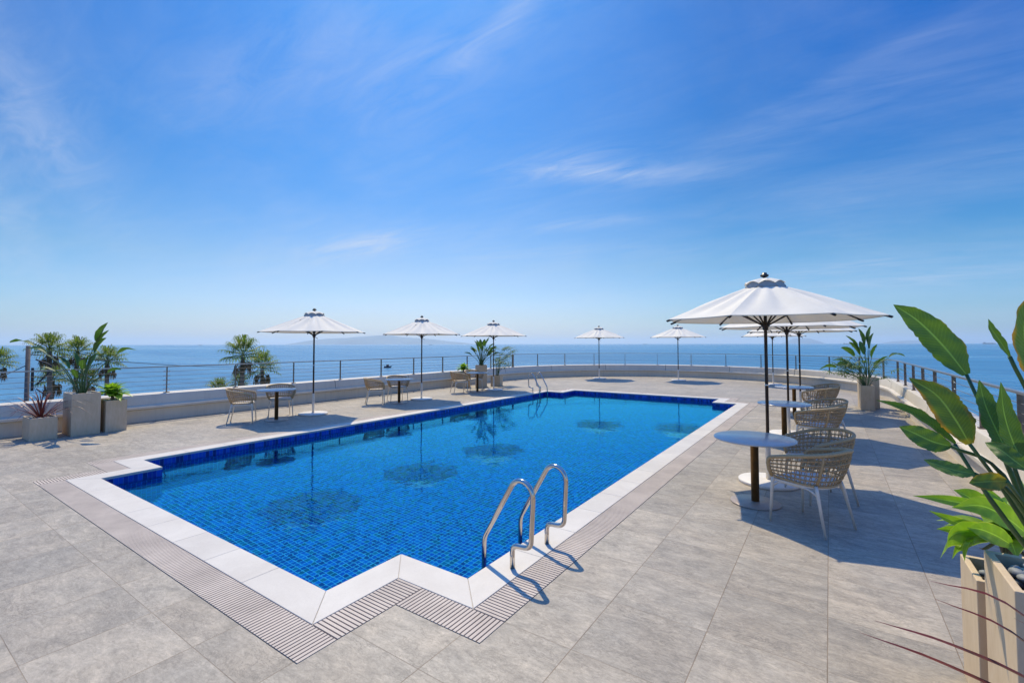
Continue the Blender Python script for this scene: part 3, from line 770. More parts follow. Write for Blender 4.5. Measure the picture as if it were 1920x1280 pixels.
# ------------------------------------------------------------------ woven tub chairs (front faces local -y)
def make_chair():
    root = empty('woven_chair')
    # plan outline of the shell, arms to the front
    def outline(hw, yb, yf, n_=60):
        pts = [(-hw, yf)]; k = 40
        pts.append((-hw*1.0, yf*0.2))
        for i in range(k+1):
            a = PI - PI*i/k
            ca, sa = math.cos(a), math.sin(a)
            pts.append((hw*math.copysign(abs(ca)**0.82, ca), yb*abs(sa)**0.85))
        pts.append((hw, yf*0.2)); pts.append((hw, yf))
        # resample
        L_ = [0]
        for a, b in zip(pts, pts[1:]): L_.append(L_[-1]+math.hypot(b[0]-a[0], b[1]-a[1]))
        out_ = []; j = 0
        for i in range(n_+1):
            s_ = L_[-1]*i/n_
            while j < len(L_)-2 and L_[j+1] < s_: j += 1
            t = (s_-L_[j])/max(1e-9, L_[j+1]-L_[j]); out_.append((pts[j][0]+(pts[j+1][0]-pts[j][0])*t, pts[j][1]+(pts[j+1][1]-pts[j][1])*t))
        return out_
    NN = 62
    rim = outline(0.305, 0.31, -0.20, NN); bot = outline(0.235, 0.215, -0.215, NN)
    def zr(i):
        u = abs(i/NN*2-1)      # 0 at the back, 1 at arm fronts
        return 0.735 - 0.115*(u**1.6)
    def zb(i):
        u = abs(i/NN*2-1); return 0.435 - 0.022*(1-u)
    def sp(i, t):
        r_, b_ = Vector((*rim[i], zr(i))), Vector((*bot[i], zb(i)))
        p = b_.lerp(r_, t)
        c_ = Vector((p.x, p.y, 0)); bul = 0.018*math.sin(PI*t)
        if c_.length > 0: p = p + Vector((p.x, p.y, 0)).normalized()*bul
        return p
    rope = MB()
    for j, t in enumerate((0.16, 0.325, 0.49, 0.655, 0.82)):
        rope.tube([sp(i, t) for i in range(NN+1)], 0.0092, 6, True, 0.8)
    for i in range(2, NN-1, 1):
        if i % 2 == 0:
            for e in (-1, 1):
                pts = []
                for q in range(0, 11):
                    t = q/10
                    wob = 0.0058*abs(math.sin(PI*(t*6.1+0.1)))
                    a = sp(i, t); tg = (sp(min(NN, i+1), t)-sp(max(0, i-1), t)).normalized()
                    pts.append(a+tg*e*(0.0022+wob))
                rope.tube(pts, 0.0034, 4, False)
    rope.build('rope_weave', M['rope'], root)
    # wrapped rim rolls down at the arm fronts to the seat
    rp = [sp(0, t) for t in (0.0, 0.35, 0.7, 0.92)] + [sp(i, 1.0)+Vector((0, 0, 0.0)) for i in range(1, NN)] + [sp(NN, t) for t in (0.92, 0.7, 0.35, 0.0)]
    MB().tube(rp, 0.0185, 9).build('rim', M['tape'], root)
    MB().tube([sp(i, 0.0) for i in range(NN+1)], 0.010, 7).build('lower_rail', M['tape'], root)
    for i in (21, 41):
        MB().tube([sp(i, t)+Vector((sp(i, t).x, sp(i, t).y, 0)).normalized()*0.006 for t in (0, .25, .5, .75, 1.0)], 0.012, 8, True, 0.5).build('back_tape', M['tape'], root)
    # seat frame and cushion
    def seat(z0, z1, sc, nm, mat, bv):
        ol = [(x*sc, y*sc) for x, y in bot]; m2 = len(ol)
        vs2 = [(x, y, z0) for x, y in ol]+[(x, y, z1) for x, y in ol]
        fs2 = [tuple(reversed(range(m2))), tuple(range(m2, 2*m2))]+[(i, (i+1) % m2, m2+(i+1) % m2, m2+i) for i in range(m2)]
        vs2 = vs2
        b = MB(); b.add(vs2, fs2); o_ = b.build(nm, mat, root, bevel=bv)
        bm_ = bmesh.new(); bm_.from_mesh(o_.data); bmesh.ops.recalc_face_normals(bm_, faces=bm_.faces); bm_.to_mesh(o_.data); bm_.free()
    seat(0.392, 0.415, 1.0, 'seat_frame', M['chairwhite'], 0.006)
    seat(0.4155, 0.440, 0.95, 'seat_cushion', M['cushion'], 0.010)
    for sx in (-1, 1):
        MB().tube([(sx*0.233, -0.205, 0.445), (sx*0.236, -0.212, 0.39), (sx*0.255, -0.232, 0.0)], [0.0155, 0.0165, 0.0105], 10, True, 0.8).build('leg', M['chairwhite'], root)
        MB().tube([(sx*0.190, 0.165, 0.425), (sx*0.200, 0.180, 0.37), (sx*0.235, 0.262, 0.0)], [0.0155, 0.0165, 0.0105], 10, True, 0.8).build('leg', M['chairwhite'], root)
        MB().tube(rounded([(sx*0.236, -0.212, 0.34), (sx*0.225, -0.16, 0.39), (sx*0.218, 0.12, 0.39), (sx*0.203, 0.18, 0.34)], 0.05), 0.010, 7).build('seat_rail', M['chairwhite'], root)
    return root
# ------------------------------------------------------------------ parasols
RIMZ, APEX, RR = 2.0, 2.46, 1.2
def make_parasol():
    root = empty('parasol')
    MB().lathe([(0.325, 0.0), (0.335, 0.004), (0.335, 0.030), (0.325, 0.038), (0.07, 0.046), (0.0, 0.046)], 64).build('base_plate', M['white'], root)
    MB().lathe([(0.029, 0.046), (0.029, 0.50), (0.030, 0.505), (0.020, 0.505)], 24).build('base_sleeve', M['white'], root)
    MB().lathe([(0.019, 0.505), (0.019, 2.40)], 20).build('pole', M['bronze'], root)
    MB().lathe([(0.0193, 1.18), (0.0205, 1.182), (0.0205, 1.195), (0.0193, 1.197)], 20).build('pole_ring', M['steel'], root)
    hub = MB().lathe([(0.0195, 1.86), (0.030, 1.865), (0.034, 1.90), (0.048, 1.91), (0.048, 1.945), (0.022, 1.955)], 20).build('runner_hub', M['bronze'], root)
    MB().tube([(0.03, 0, 1.86), (0.07, 0.01, 1.86), (0.085, 0.012, 1.83)], 0.006, 6).build('crank', M['bronze'], hub)
    # canopy: eight panels hung between ribs, edges slightly hollow, with soft radial creases
    nk, nr = 12, 14; r0 = 0.17
    def surf(a8, t, top=0.0):
        """a8 in panels 0..8, t 0 centre .. 1 rim"""
        k = math.floor(a8); f = a8-k
        a_, b_ = 2*PI*k/8, 2*PI*(k+1)/8
        r = r0+(RR-r0)*t
        pa, pb_ = Vector((r*math.cos(a_), r*math.sin(a_), 0)), Vector((r*math.cos(b_), r*math.sin(b_), 0))
        p = pa.lerp(pb_, f); mid_ = math.sin(PI*f)
        p *= (1-0.022*mid_*t*t)                       # hollow edge
        z = 2.405 - (2.405-RIMZ)*(t**1.05)
        z -= 0.030*mid_*math.sin(PI*min(1, t*0.9))*0.6   # the cloth sags a little between ribs
        ed = max(0, 1-abs(f-0.5)*2)
        z += 0.034*math.sin(f*PI*2*2.0+k*1.7+t*1.3)*(t**1.2)*(1-t)*2.6*(1 if k % 3 else 1.8)
        z += 0.012*math.sin(f*PI*2*4.5+k*2.3+t*2.0)*(t**1.5)*(1-t**3)
        z += 0.014*noise.noise(Vector((p.x*2.2, p.y*2.2, k*0.7)))*(1-t**4)
        return Vector((p.x, p.y, z+top))
    cv = MB()
    for k in range(8):
        vs2 = [surf(k+min(0.999999, i/nk), j/nr) for j in range(nr+1) for i in range(nk+1)]
        # exact shared ribs
        for j in range(nr+1):
            for e, kk in ((0, k), (nk, k+1)):
                a_ = 2*PI*kk/8; r = r0+(RR-r0)*(j/nr)
                vs2[j*(nk+1)+e] = Vector((r*math.cos(a_), r*math.sin(a_), 2.405-(2.405-RIMZ)*((j/nr)**1.05)))
        cv.add(vs2, [(j*(nk+1)+i, (j+1)*(nk+1)+i, (j+1)*(nk+1)+i+1, j*(nk+1)+i+1) for j in range(nr) for i in range(nk)], True)
    can = cv.build('canopy', M['canvas'], root)
    # hanging hem strip
    hm = MB()
    for k in range(8):
        tp = [surf(k+min(0.999999, i/nk), 1.0) for i in range(nk+1)]
        tp[0] = Vector((RR*math.cos(2*PI*k/8), RR*math.sin(2*PI*k/8), RIMZ)); tp[nk] = Vector((RR*math.cos(2*PI*(k+1)/8), RR*math.sin(2*PI*(k+1)/8), RIMZ))
        lo_ = [p*1.0+Vector((-p.x*0.004, -p.y*0.004, -0.010)) for p in tp]
        hm.add(tp+lo_, [(i, nk+1+i, nk+2+i, i+1) for i in range(nk)], True)
    hm.build('hem', M['canvas'], can)
    # vent cap: dome of eight petals with arched grey openings beneath
    cp = MB(); cu = MB()
    for k in range(8):
        a_, b_ = 2*PI*k/8, 2*PI*(k+1)/8
        rows_ = []
        for j in range(5):
            t = j/4; r = 0.03+0.205*t
            row = []
            for i in range(9):
                f = i/8; pa = Vector((math.cos(a_), math.sin(a_), 0)).lerp(Vector((math.cos(b_), math.sin(b_), 0)), f)
                z = 2.508 - 0.082*t**1.3 + 0.034*math.sin(PI*f)*t
                row.append(pa*r+Vector((0, 0, z)))
            rows_.append(row)
        vs2 = [v for rw in rows_ for v in rw]
        cp.add(vs2, [(j*9+i, (j+1)*9+i, (j+1)*9+i+1, j*9+i+1) for j in range(4) for i in range(8)], True)
        top_ = rows_[-1]; lw = [Vector((v.x*1.02, v.y*1.02, 2.395-0.02*math.sin(PI*i/8))) for i, v in enumerate(top_)]
        inn = [Vector((v.x*0.93, v.y*0.93, v.z-0.004)) for v in top_]
        cu.add(inn+lw, [(i, 9+i, 10+i, i+1) for i in range(8)], True)
    capo = cp.build('vent_cap', M['canvas'], root)
    cu.build('vent_skirt', M['capcloth'], capo)
    MB().lathe([(0.014, 2.40), (0.014, 2.515), (0.030, 2.520), (0.046, 2.530), (0.048, 2.545), (0.042, 2.553), (0.030, 2.556), (0.026, 2.575), (0.0, 2.580)], 20).build('finial', M['black'], root)
    for k in range(8):
        a_ = 2*PI*k/8; d = Vector((math.cos(a_), math.sin(a_), 0))
        def rp_(r): t = max(0, (r-r0)/(RR-r0)); return d*r+Vector((0, 0, 2.405-(2.405-RIMZ)*(t**1.05)-0.014))
        rb = MB().tube([d*0.02+Vector((0, 0, 2.41)), rp_(0.2), rp_(0.5), rp_(0.8), rp_(1.1), d*(RR+0.028)+Vector((0, 0, RIMZ-0.022))], 0.0115, 6, True, 0.7).build('rib', M['bronze'], root)
        MB().tube([d*0.046+Vector((0, 0, 1.93)), rp_(0.58)+Vector((0, 0, -0.008))], 0.012, 6, True, 0.7).build('strut', M['bronze'], rb)
        MB().tube([d*(RR-0.045)+Vector((0, 0, RIMZ+0.000)), d*(RR+0.022)+Vector((0, 0, RIMZ-0.024))], 0.013, 8).build('rib_tip', M['black'], rb)
    return root
P0, T0_, C0 = make_parasol(), make_table(), make_chair()
used = {'p': 0, 't': 0, 'c': 0}
def put(proto, key, loc, rz, label, cat, group):
    o = proto if used[key] == 0 else copy_tree(proto)
    used[key] += 1
    o.location = (loc[0], loc[1], 0.0); o.rotation_euler = (0, 0, rz); tag(o, label, cat, group); return o
PARA = [(-10.40, 6.62, 20, 'white parasol on the left side, nearest of the left row, beside two woven chairs'),
        (-10.40, 10.25, 24, 'second white parasol from the left, middle of the left row behind the pool'),
        (-10.28, 13.80, 30, 'third white parasol from the left, in front of the far left planter plants'),
        (-9.30, 21.10, 12, 'small far white parasol by the curved wall, left of the far pair'),
        (-5.78, 22.00, 20, 'small far white parasol by the curved wall, right of the far pair'),
        (-1.95, 21.90, 33, 'far white parasol mostly hidden behind the right row of parasols'),
        (-0.65, 6.50, 35, 'largest white parasol, nearest on the right, open over the front table'),
        (-0.66, 10.10, 30, 'white parasol second in the right row, directly behind the largest one'),
        (-0.63, 13.70, 26, 'white parasol third in the right row, over the farthest right table')]
for x, y, a, lb in PARA: put(P0, 'p', (x, y), R(a), lb, 'parasol', 'white parasols round the pool')
TB = [(-10.27, 5.64, 'white round table under the nearest left parasol'),
      (-10.30, 9.26, 'white round table under the second left parasol'),
      (-10.32, 12.90, 'white round table under the third left parasol, before the far planters'),
      (-0.69, 5.61, 'large looking white round table nearest the camera on the right'),
      (-0.66, 9.10, 'white round table second from the camera in the right row'),
      (-0.71, 12.72, 'white round table farthest from the camera in the right row')]
for x, y, lb in TB: put(T0_, 't', (x, y), 0, lb, 'table', 'round pedestal tables')
nth = ['nearest left', 'second left', 'third left']
CH = []
for k in range(3):
    x, y = TB[k][0], TB[k][1]; j = random.uniform(-3, 3)
    CH.append((x-0.36, y-0.56, 147+j, 'woven chair turned side on, left one at the table under the %s parasol' % nth[k]))
    CH.append((x-0.46, y+0.34, 66+j, 'woven chair facing the pool, right one behind the table under the %s parasol' % nth[k]))
nth = ['right table nearest the camera', 'middle table of the right row', 'farthest table of the right row']
for k in range(3):
    x, y = TB[3+k][0], TB[3+k][1]; j = random.uniform(-2, 2)
    CH.append((x+0.51, y-0.38, -117+j, 'woven chair, back to the camera, at the %s' % nth[k]))
    CH.append((x+0.56, y+0.55, -58+j, 'woven chair facing the camera, at the %s' % nth[k]))
for x, y, a, lb in CH: put(C0, 'c', (x, y), R(a), lb, 'chair', 'woven rope chairs at the tables')

# ------------------------------------------------------------------ planters and plants
def planter(x, y, wx, wy, h, rz, label, peb=True, group='beige stone planters'):
    root = empty('planter', (x, y, 0), rz); tag(root, label, 'planter', group)
    b = MB(); t = 0.028; X, Y = wx/2, wy/2
    ov = [(-X,-Y),(X,-Y),(X,Y),(-X,Y)]; iv = [(-X+t,-Y+t),(X-t,-Y+t),(X-t,Y-t),(-X+t,Y-t)]
    vs2 = [(p[0],p[1],0.0) for p in ov]+[(p[0],p[1],h) for p in ov]+[(p[0],p[1],h) for p in iv]+[(p[0],p[1],h-0.09) for p in iv]
    fs2 = [(3,2,1,0)]
    for i in range(4):
        j = (i+1) % 4
        fs2 += [(i,j,4+j,4+i),(4+i,4+j,8+j,8+i),(8+i,8+j,12+j,12+i)]
    b.add(vs2, fs2); sh = b.build('box', M['planter'], root, bevel=0.004)
    MB().add([(p[0],p[1],h-0.075) for p in iv], [(0,1,2,3)]).build('soil', M['soil'], root)
    if peb:
        pbm = MB(); rnd = random.Random(int(x*100+y*10))
        for q in range(int(wx*wy*560)):
            r_ = rnd.uniform(0.020, 0.040)
            pbm.ellipsoid((rnd.uniform(-X+t+r_, X-t-r_), rnd.uniform(-Y+t+r_, Y-t-r_), h-0.048+rnd.uniform(-0.012, 0.026)), (r_, r_*rnd.uniform(0.6, 0.9), r_*0.55), 9, 6, rnd.uniform(0, 6))
        po = pbm.build('pebbles', M['pebble'], root); po['kind'] = 'stuff'
    return root
def strelitzia(x, y, z, h, spread, nleaf, seed, label, mat='strel_far', leaves=None, lsc=1.0):
    rnd = random.Random(seed); root = empty('bird_of_paradise_plant', (x, y, z)); tag(root, label, 'plant', 'bird of paradise plants')
    sb, lb_ = MB(), MB()
    specs = leaves or []
    if not specs:
        for i in range(nleaf):
            az = rnd.uniform(0, 2*PI); lean = rnd.uniform(0.05, 1.0)*spread; hh = h*rnd.uniform(0.55, 1.0)*(1-0.25*lean/spread)
            specs.append((az, lean, hh, rnd.uniform(0.8, 1.2)))
    for az, lean, hh, sc in specs:
        d = Vector((math.cos(az), math.sin(az), 0)); b0 = d*rnd.uniform(0.01, 0.05)+Vector((0, 0, -0.05))
        lf = 0.30*sc*lsc
        m1 = d*lean*0.25+Vector((0, 0, hh*0.45)); e1 = d*lean*0.62+Vector((0, 0, hh*0.80))
        dirn = (e1-m1).normalized(); dr = 0.25+0.9*(lean/max(spread, 0.01))**2*rnd.uniform(0.4, 1.2)
        tipd = (dirn+d*dr*0.6+Vector((0, 0, -dr*0.45))).normalized()
        e2 = e1+(dirn*0.7+tipd*0.3).normalized()*lf*0.5; e3 = e2+tipd*lf*0.55
        sb.tube(catmull([b0, m1, e1], 5), [0.011]*4+[0.009]*4+[0.006]*3, 6)
        sdv = d.cross(Vector((0, 0, 1))); sdv = (sdv + Vector((0, 0, rnd.uniform(-0.8, 0.8)))+d*rnd.uniform(-.5, .5)).normalized()
        lb_.blade([e1, e1.lerp(e2, 0.5)+Vector((0, 0, 0.01)), e2, e2.lerp(e3, 0.5)+Vector((0, 0, 0.008)), e3], 0.105*sc*lsc, sdv, rnd.uniform(0.3, 0.9), 4, wav=0.05)
    sb.build('stems', M['stem'], root); lb_.build('foliage', M[mat], root)
    return root
def agave(x, y, z, r, nleaf, seed, label, tilt=(0, 0)):
    rnd = random.Random(seed); root = empty('agave_plant', (x, y, z)); tag(root, label, 'plant', 'agave plants')
    MB().tube([(0, 0, -0.09), (0.01, 0, 0.05), (tilt[0]*0.3, tilt[1]*0.3, 0.10)], 0.028, 8).build('stem', M['bark'], root)
    lb_ = MB()
    for i in range(nleaf):
        az = i*2.39996+rnd.uniform(-.2, .2); f = i/nleaf; el = R(-12+88*f**1.1); ln = r*(1.0-0.35*f)*rnd.uniform(0.85, 1.1)
        d = Vector((math.cos(az)*math.cos(el), math.sin(az)*math.cos(el), math.sin(el)))
        d0 = Vector((math.cos(az)*math.cos(el+0.5), math.sin(az)*math.cos(el+0.5), math.sin(el+0.5)))
        o = Vector((tilt[0]*0.3, tilt[1]*0.3, 0.09+0.05*f))
        p1 = o+d0*ln*0.35; p2 = p1+d*ln*0.35; p3 = p2+(d+Vector((0, 0, -0.35))).normalized()*ln*0.34
        lb_.blade([o, p1, p2, p3], 0.125*r/0.33, None, 0.30, 4, prof=lambda t: (0.45+0.55*math.sin(PI*min(1, t*1.05)**0.9)) * (1 if t < 0.55 else max(0.02, 1-((t-0.55)/0.45)**1.6)))
    lb_.build('foliage', M['agave'], root)
    return root
def cordyline(x, y, z, r, nleaf, seed, label, extra=()):
    rnd = random.Random(seed); root = empty('cordyline_plant', (x, y, z)); tag(root, label, 'plant', 'red cordyline plants')
    lb_ = MB()
    for i in range(nleaf):
        az = rnd.uniform(0, 2*PI); el = R(rnd.uniform(8, 82)); ln = r*rnd.uniform(0.7, 1.1)*(1.1 if el < 0.8 else 0.85)
        d = Vector((math.cos(az)*math.cos(el), math.sin(az)*math.cos(el), math.sin(el)))
        o = Vector((rnd.uniform(-.02, .02), rnd.uniform(-.02, .02), -0.04))
        p1 = o+(d+Vector((0, 0, 0.35))).normalized()*ln*0.4; p2 = p1+d*ln*0.35; p3 = p2+(d+Vector((0, 0, -0.25-0.7*math.cos(el)))).normalized()*ln*0.35
        lb_.blade([o, p1, p2, p3], rnd.uniform(0.014, 0.022), None, 0.35, 2, prof=lambda t: 1.0 if t < 0.35 else max(0.03, 1-((t-0.35)/0.65)**1.5))
    for e in extra:
        pts = [Vector(q)-Vector((x, y, z)) for q in e]
        lb_.blade(pts, 0.036, None, 0.3, 2, prof=lambda t: 1.0 if t < 0.35 else max(0.03, 1-((t-0.35)/0.65)**1.5))
    lb_.build('foliage', M['red'], root)
    return root
def fan_plant(x, y, z, h, spread, nst, seed, label, mat='strel_far', seglen=0.24, name='lady_palm_plant', bias=None):
    """clump of thin canes each ending in a hand of narrow drooping leaflets"""
    rnd = random.Random(seed); root = empty(name, (x, y, z)); tag(root, label, 'plant')
    sb, lb_ = MB(), MB()
    for i in range(nst):
        az = rnd.uniform(0, 2*PI) if bias is None else rnd.gauss(bias, 1.1)
        lean = spread*rnd.uniform(0.3, 1.0); hh = h*rnd.uniform(0.3, 1.0)
        d = Vector((math.cos(az), math.sin(az), 0)); e = d*lean+Vector((0, 0, hh))
        sb.tube(catmull([Vector((0, 0, -0.05))+d*0.03, d*lean*0.4+Vector((0, 0, hh*0.7)), e], 4), 0.004, 5)
        nl = rnd.randint(8, 12); out_d = (d*0.8+Vector((0, 0, 0.45))).normalized(); sdv = out_d.cross(Vector((0, 0, 1))).normalized()
        for k in range(nl):
            a = R(-100+200*k/(nl-1))+rnd.uniform(-.08, .08); dd = (out_d*math.cos(a)+sdv*math.sin(a)).normalized(); l = seglen*rnd.uniform(0.8, 1.15)*(0.75+0.25*math.cos(a))
            p1 = e+dd*l*0.4; p2 = p1+(dd+Vector((0, 0, -0.35))).normalized()*l*0.35; p3 = p2+(dd+Vector((0, 0, -1.1))).normalized()*l*0.3
            lb_.blade([e, p1, p2, p3], 0.022, None, 0.3, 2)
    sb.build('stems', M['stem'], root); lb_.build('foliage', M[mat], root)
    return root
# left group
planter(-11.88, 2.15, 0.56, 0.36, 0.40, 0, 'low beige planter at far left holding the spiky red plant')
planter(-11.90, 2.72, 0.58, 0.42, 0.785, 0, 'tall beige planter at far left, middle of its group of three')
planter(-11.88, 3.17, 0.56, 0.33, 0.61, 0, 'medium beige planter at far left holding the bright green rosette')
cordyline(-11.85, 2.15, 0.36, 0.72, 46, 3, 'spiky dark red cordyline in the low planter at far left')
def az_of(dx, dy): return math.atan2(dy, dx)
AX = R(34.4)   # screen-right direction in plan
strelitzia(-11.88, 2.70, 0.74, 0.95, 0.8, 0, 4, 'tall bird of paradise with long stalks in the tall far left planter', leaves=
   [(AX+PI, 1.55, 1.18, 1.5), (AX+PI+.2, 0.95, 1.0, 1.1), (AX, 0.42, 1.28, 1.35), (AX+.2, 0.36, 1.12, 1.3), (AX-.2, 0.50, 1.02, 1.2), (AX, 1.10, 0.98, 1.2),
    (AX+PI, 0.40, 0.62, 1.0), (AX+1.5, 0.25, 0.68, .9), (AX+PI+.5, 0.55, 0.52, .9), (AX-.8, 0.35, 0.60, .9), (AX+2.2, .4, .5, .8), (AX+.5, .6, .48, .8),
    (AX+PI-.3, .22, .7, .95), (AX, .1, .62, .9), (AX-1.2, .3, .42, .8), (AX+.1, .75, .52, .8)])
agave(-11.86, 3.17, 0.56, 0.42, 30, 5, 'bright green rosette agave in the medium far left planter')
# far left group, by the third parasol
planter(-11.45, 14.55, 0.46, 0.46, 0.86, R(38), 'tall beige planter standing by the third left parasol', False)
planter(-11.20, 15.25, 0.40, 0.40, 0.42, R(20), 'small beige planter right of the third left parasol pole', False)
planter(-11.95, 14.05, 0.42, 0.42, 0.60, R(10), 'beige planter half hidden behind the table of the third left parasol', False)
strelitzia(-11.45, 14.55, 0.80, 1.15, 0.75, 26, 11, 'dark bird of paradise behind the third left parasol', lsc=1.15)
fan_plant(-11.20, 15.25, 0.38, 1.15, 0.70, 34, 12, 'fan leaved palm plant right of the third left parasol pole', bias=R(34), seglen=0.30)
agave(-11.95, 14.05, 0.56, 0.42, 22, 13, 'grey green plant behind the chairs of the third left parasol')
# right group by the curve
planter(0.76, 15.03, 0.29, 0.34, 0.62, R(4), 'front beige planter by the curved wall beyond the right tables', False)
planter(0.82, 15.50, 0.42, 0.40, 0.80, R(4), 'taller beige planter behind another by the curved wall on the right', False)
strelitzia(0.82, 15.50, 0.76, 1.0, 0.6, 0, 21, 'upright bird of paradise in the tall planter by the curved wall on the right', lsc=1.25, leaves=
   [(AX, 0.06, 1.18, 1.2), (AX+PI, 0.14, 1.10, 1.2), (AX+PI, 0.42, 0.98, 1.2), (AX+PI, 0.55, 0.74, 1.1), (AX+PI, 0.34, 0.80, 1.1), (AX, 0.12, 1.0, 1.1), (AX, 0.95, 0.72, 1.1),
    (AX+PI, 1.35, 0.38, 1.2), (AX+PI+.2, .9, .42, 1.1), (AX+1.5, .2, .8, 1), (AX-1.4, .2, .7, 1), (AX+PI-.3, .7, .5, 1), (AX+.3, .4, .4, .9), (AX-.5, .3, .45, .9)])
fan_plant(0.76, 15.03, 0.58, 0.75, 0.80, 40, 22, 'feathery palm plant spilling left from the front planter by the curved wall', bias=R(205), seglen=0.28)
# near right group
planter(0.845, 3.165, 0.62, 0.33, 0.61, 0, 'medium beige planter at the right edge, under the bright green agave')
planter(0.855, 2.70, 0.62, 0.42, 0.785, 0, 'tall beige planter of grey pebbles at the bottom right corner')
planter(0.845, 2.12, 0.60, 0.36, 0.40, 0, 'low beige planter beyond the bottom right corner')
NEAR = [([(0.471,2.686,1.568),(0.407,2.702,1.684),(0.323,2.682,1.796),(0.237,2.647,1.871)],[(0.70,2.68,0.76),(0.556,2.623,1.263),(0.471,2.686,1.568)],0.145,'strel'),
 ([(0.437,2.481,1.312),(0.397,2.477,1.405),(0.345,2.478,1.495),(0.264,2.484,1.559)],[(0.72,2.66,0.76),(0.546,2.531,1.119),(0.437,2.481,1.312)],0.128,'strel_old'),
 ([(0.411,2.584,1.29),(0.341,2.597,1.357),(0.267,2.607,1.41),(0.164,2.597,1.45)],[(0.70,2.66,0.76),(0.501,2.525,1.093),(0.411,2.584,1.29)],0.062,'strel'),
 ([(0.386,2.506,1.293),(0.334,2.495,1.306),(0.278,2.493,1.334),(0.229,2.484,1.358)],[(0.71,2.65,0.76),(0.538,2.55,1.194),(0.386,2.506,1.293)],0.098,'strel'),
 ([(0.425,2.352,1.226),(0.377,2.343,1.232),(0.327,2.345,1.244),(0.286,2.353,1.258)],[(0.72,2.63,0.76),(0.538,2.429,1.145),(0.425,2.352,1.226)],0.062,'strel'),
 ([(0.543,2.432,1.651),(0.516,2.413,1.706),(0.493,2.398,1.749),(0.483,2.391,1.788)],[(0.74,2.66,0.76),(0.633,2.518,1.391),(0.543,2.432,1.651)],0.040,'strel'),
 ([(0.594,2.346,1.558),(0.56,2.323,1.668),(0.559,2.322,1.779),(0.599,2.349,1.908)],[(0.75,2.64,0.76),(0.641,2.439,1.254),(0.594,2.346,1.558)],0.130,'strel_old'),
 ([(0.557,2.503,1.247),(0.524,2.516,1.35),(0.492,2.519,1.459),(0.48,2.535,1.556)],[(0.73,2.68,0.76),(0.602,2.533,1.09),(0.557,2.503,1.247)],0.118,'strel'),
 ([(0.581,2.458,1.241),(0.544,2.433,1.337),(0.52,2.417,1.443),(0.513,2.411,1.558)],[(0.74,2.64,0.76),(0.608,2.476,1.088),(0.581,2.458,1.241)],0.100,'strel'),
 ([(0.504,2.344,1.214),(0.472,2.335,1.211),(0.438,2.336,1.203),(0.407,2.339,1.193)],[(0.76,2.62,0.76),(0.584,2.46,1.088),(0.504,2.344,1.214)],0.076,'strel_old'),
 ([(0.547,2.313,1.268),(0.517,2.317,1.296),(0.488,2.334,1.325),(0.459,2.375,1.339)],[(0.76,2.62,0.76),(0.605,2.414,1.106),(0.547,2.313,1.268)],0.068,'strel'),
 ([(0.70,2.50,1.30),(0.68,2.48,1.45),(0.69,2.47,1.58),(0.72,2.47,1.72)],[(0.78,2.66,0.76),(0.74,2.55,1.05),(0.70,2.50,1.30)],0.12,'strel'),
 ([(0.95,2.70,1.40),(1.00,2.72,1.55),(1.08,2.75,1.68),(1.18,2.78,1.76)],[(0.82,2.70,0.76),(0.88,2.70,1.10),(0.95,2.70,1.40)],0.13,'strel'),
 ([(0.80,2.85,1.45),(0.80,2.90,1.60),(0.82,2.95,1.72),(0.85,3.02,1.82)],[(0.80,2.70,0.76),(0.80,2.78,1.10),(0.80,2.85,1.45)],0.12,'strel')]
root = empty('bird_of_paradise_plant', (0.74, 2.66, 0.76)); tag(root, 'large close bird of paradise with broad green leaves at the right edge', 'plant', 'bird of paradise plants')
sb = MB(); B0 = Vector((0.74, 2.66, 0.76)); fb = {'strel': MB(), 'strel_old': MB()}
camp = Vector((0, 0, 1.7))
SIDE = {0: (0.35, 0.1, 1.0), 1: (0.5, 0.0, 0.9), 2: (0.7, 0.6, 0.35), 3: (0.3, 0.2, 1.0), 4: (0.1, 0.5, 0.8), 5: (1, .7, .2), 6: (1, .7, 0), 7: (1.0, 0.65, 0.1), 8: (1, 0.7, 0), 9: (0.1, 0.1, 1), 10: (.3, .3, 1), 11: (1, .7, 0)}
for i, (bl, stm, w, mt) in enumerate(NEAR):
    bl = [Vector(q)-B0 for q in bl]; stm = [Vector(q)-B0 for q in stm]
    sb.tube(catmull([stm[0]-Vector((0, 0, 0.05))]+stm, 5), [0.011]*6+[0.009]*5+[0.0065]*5, 8)
    fb[mt].blade(catmull(bl, 16), w*0.80, SIDE.get(i, (1, 0.7, 0)), 0.22 if i != 2 else 0.8, 8, wav=0.09, rag=0.10,
                 prof=lambda t: min(1.0, (t*3.2+0.12))**0.7*(1 if t < 0.45 else max(0.0, 1-((t-0.45)/0.55)**2.0)))
sb.build('stems', M['stem'], root)
for k_, b in fb.items(): b.build('foliage', M[k_], root)
root = agave(0.67, 3.17, 0.66, 0.27, 16, 31, 'close bright green agave with broad leaves at the right edge')
ag = MB(); AG0 = Vector((0.67, 3.17, 0.66))
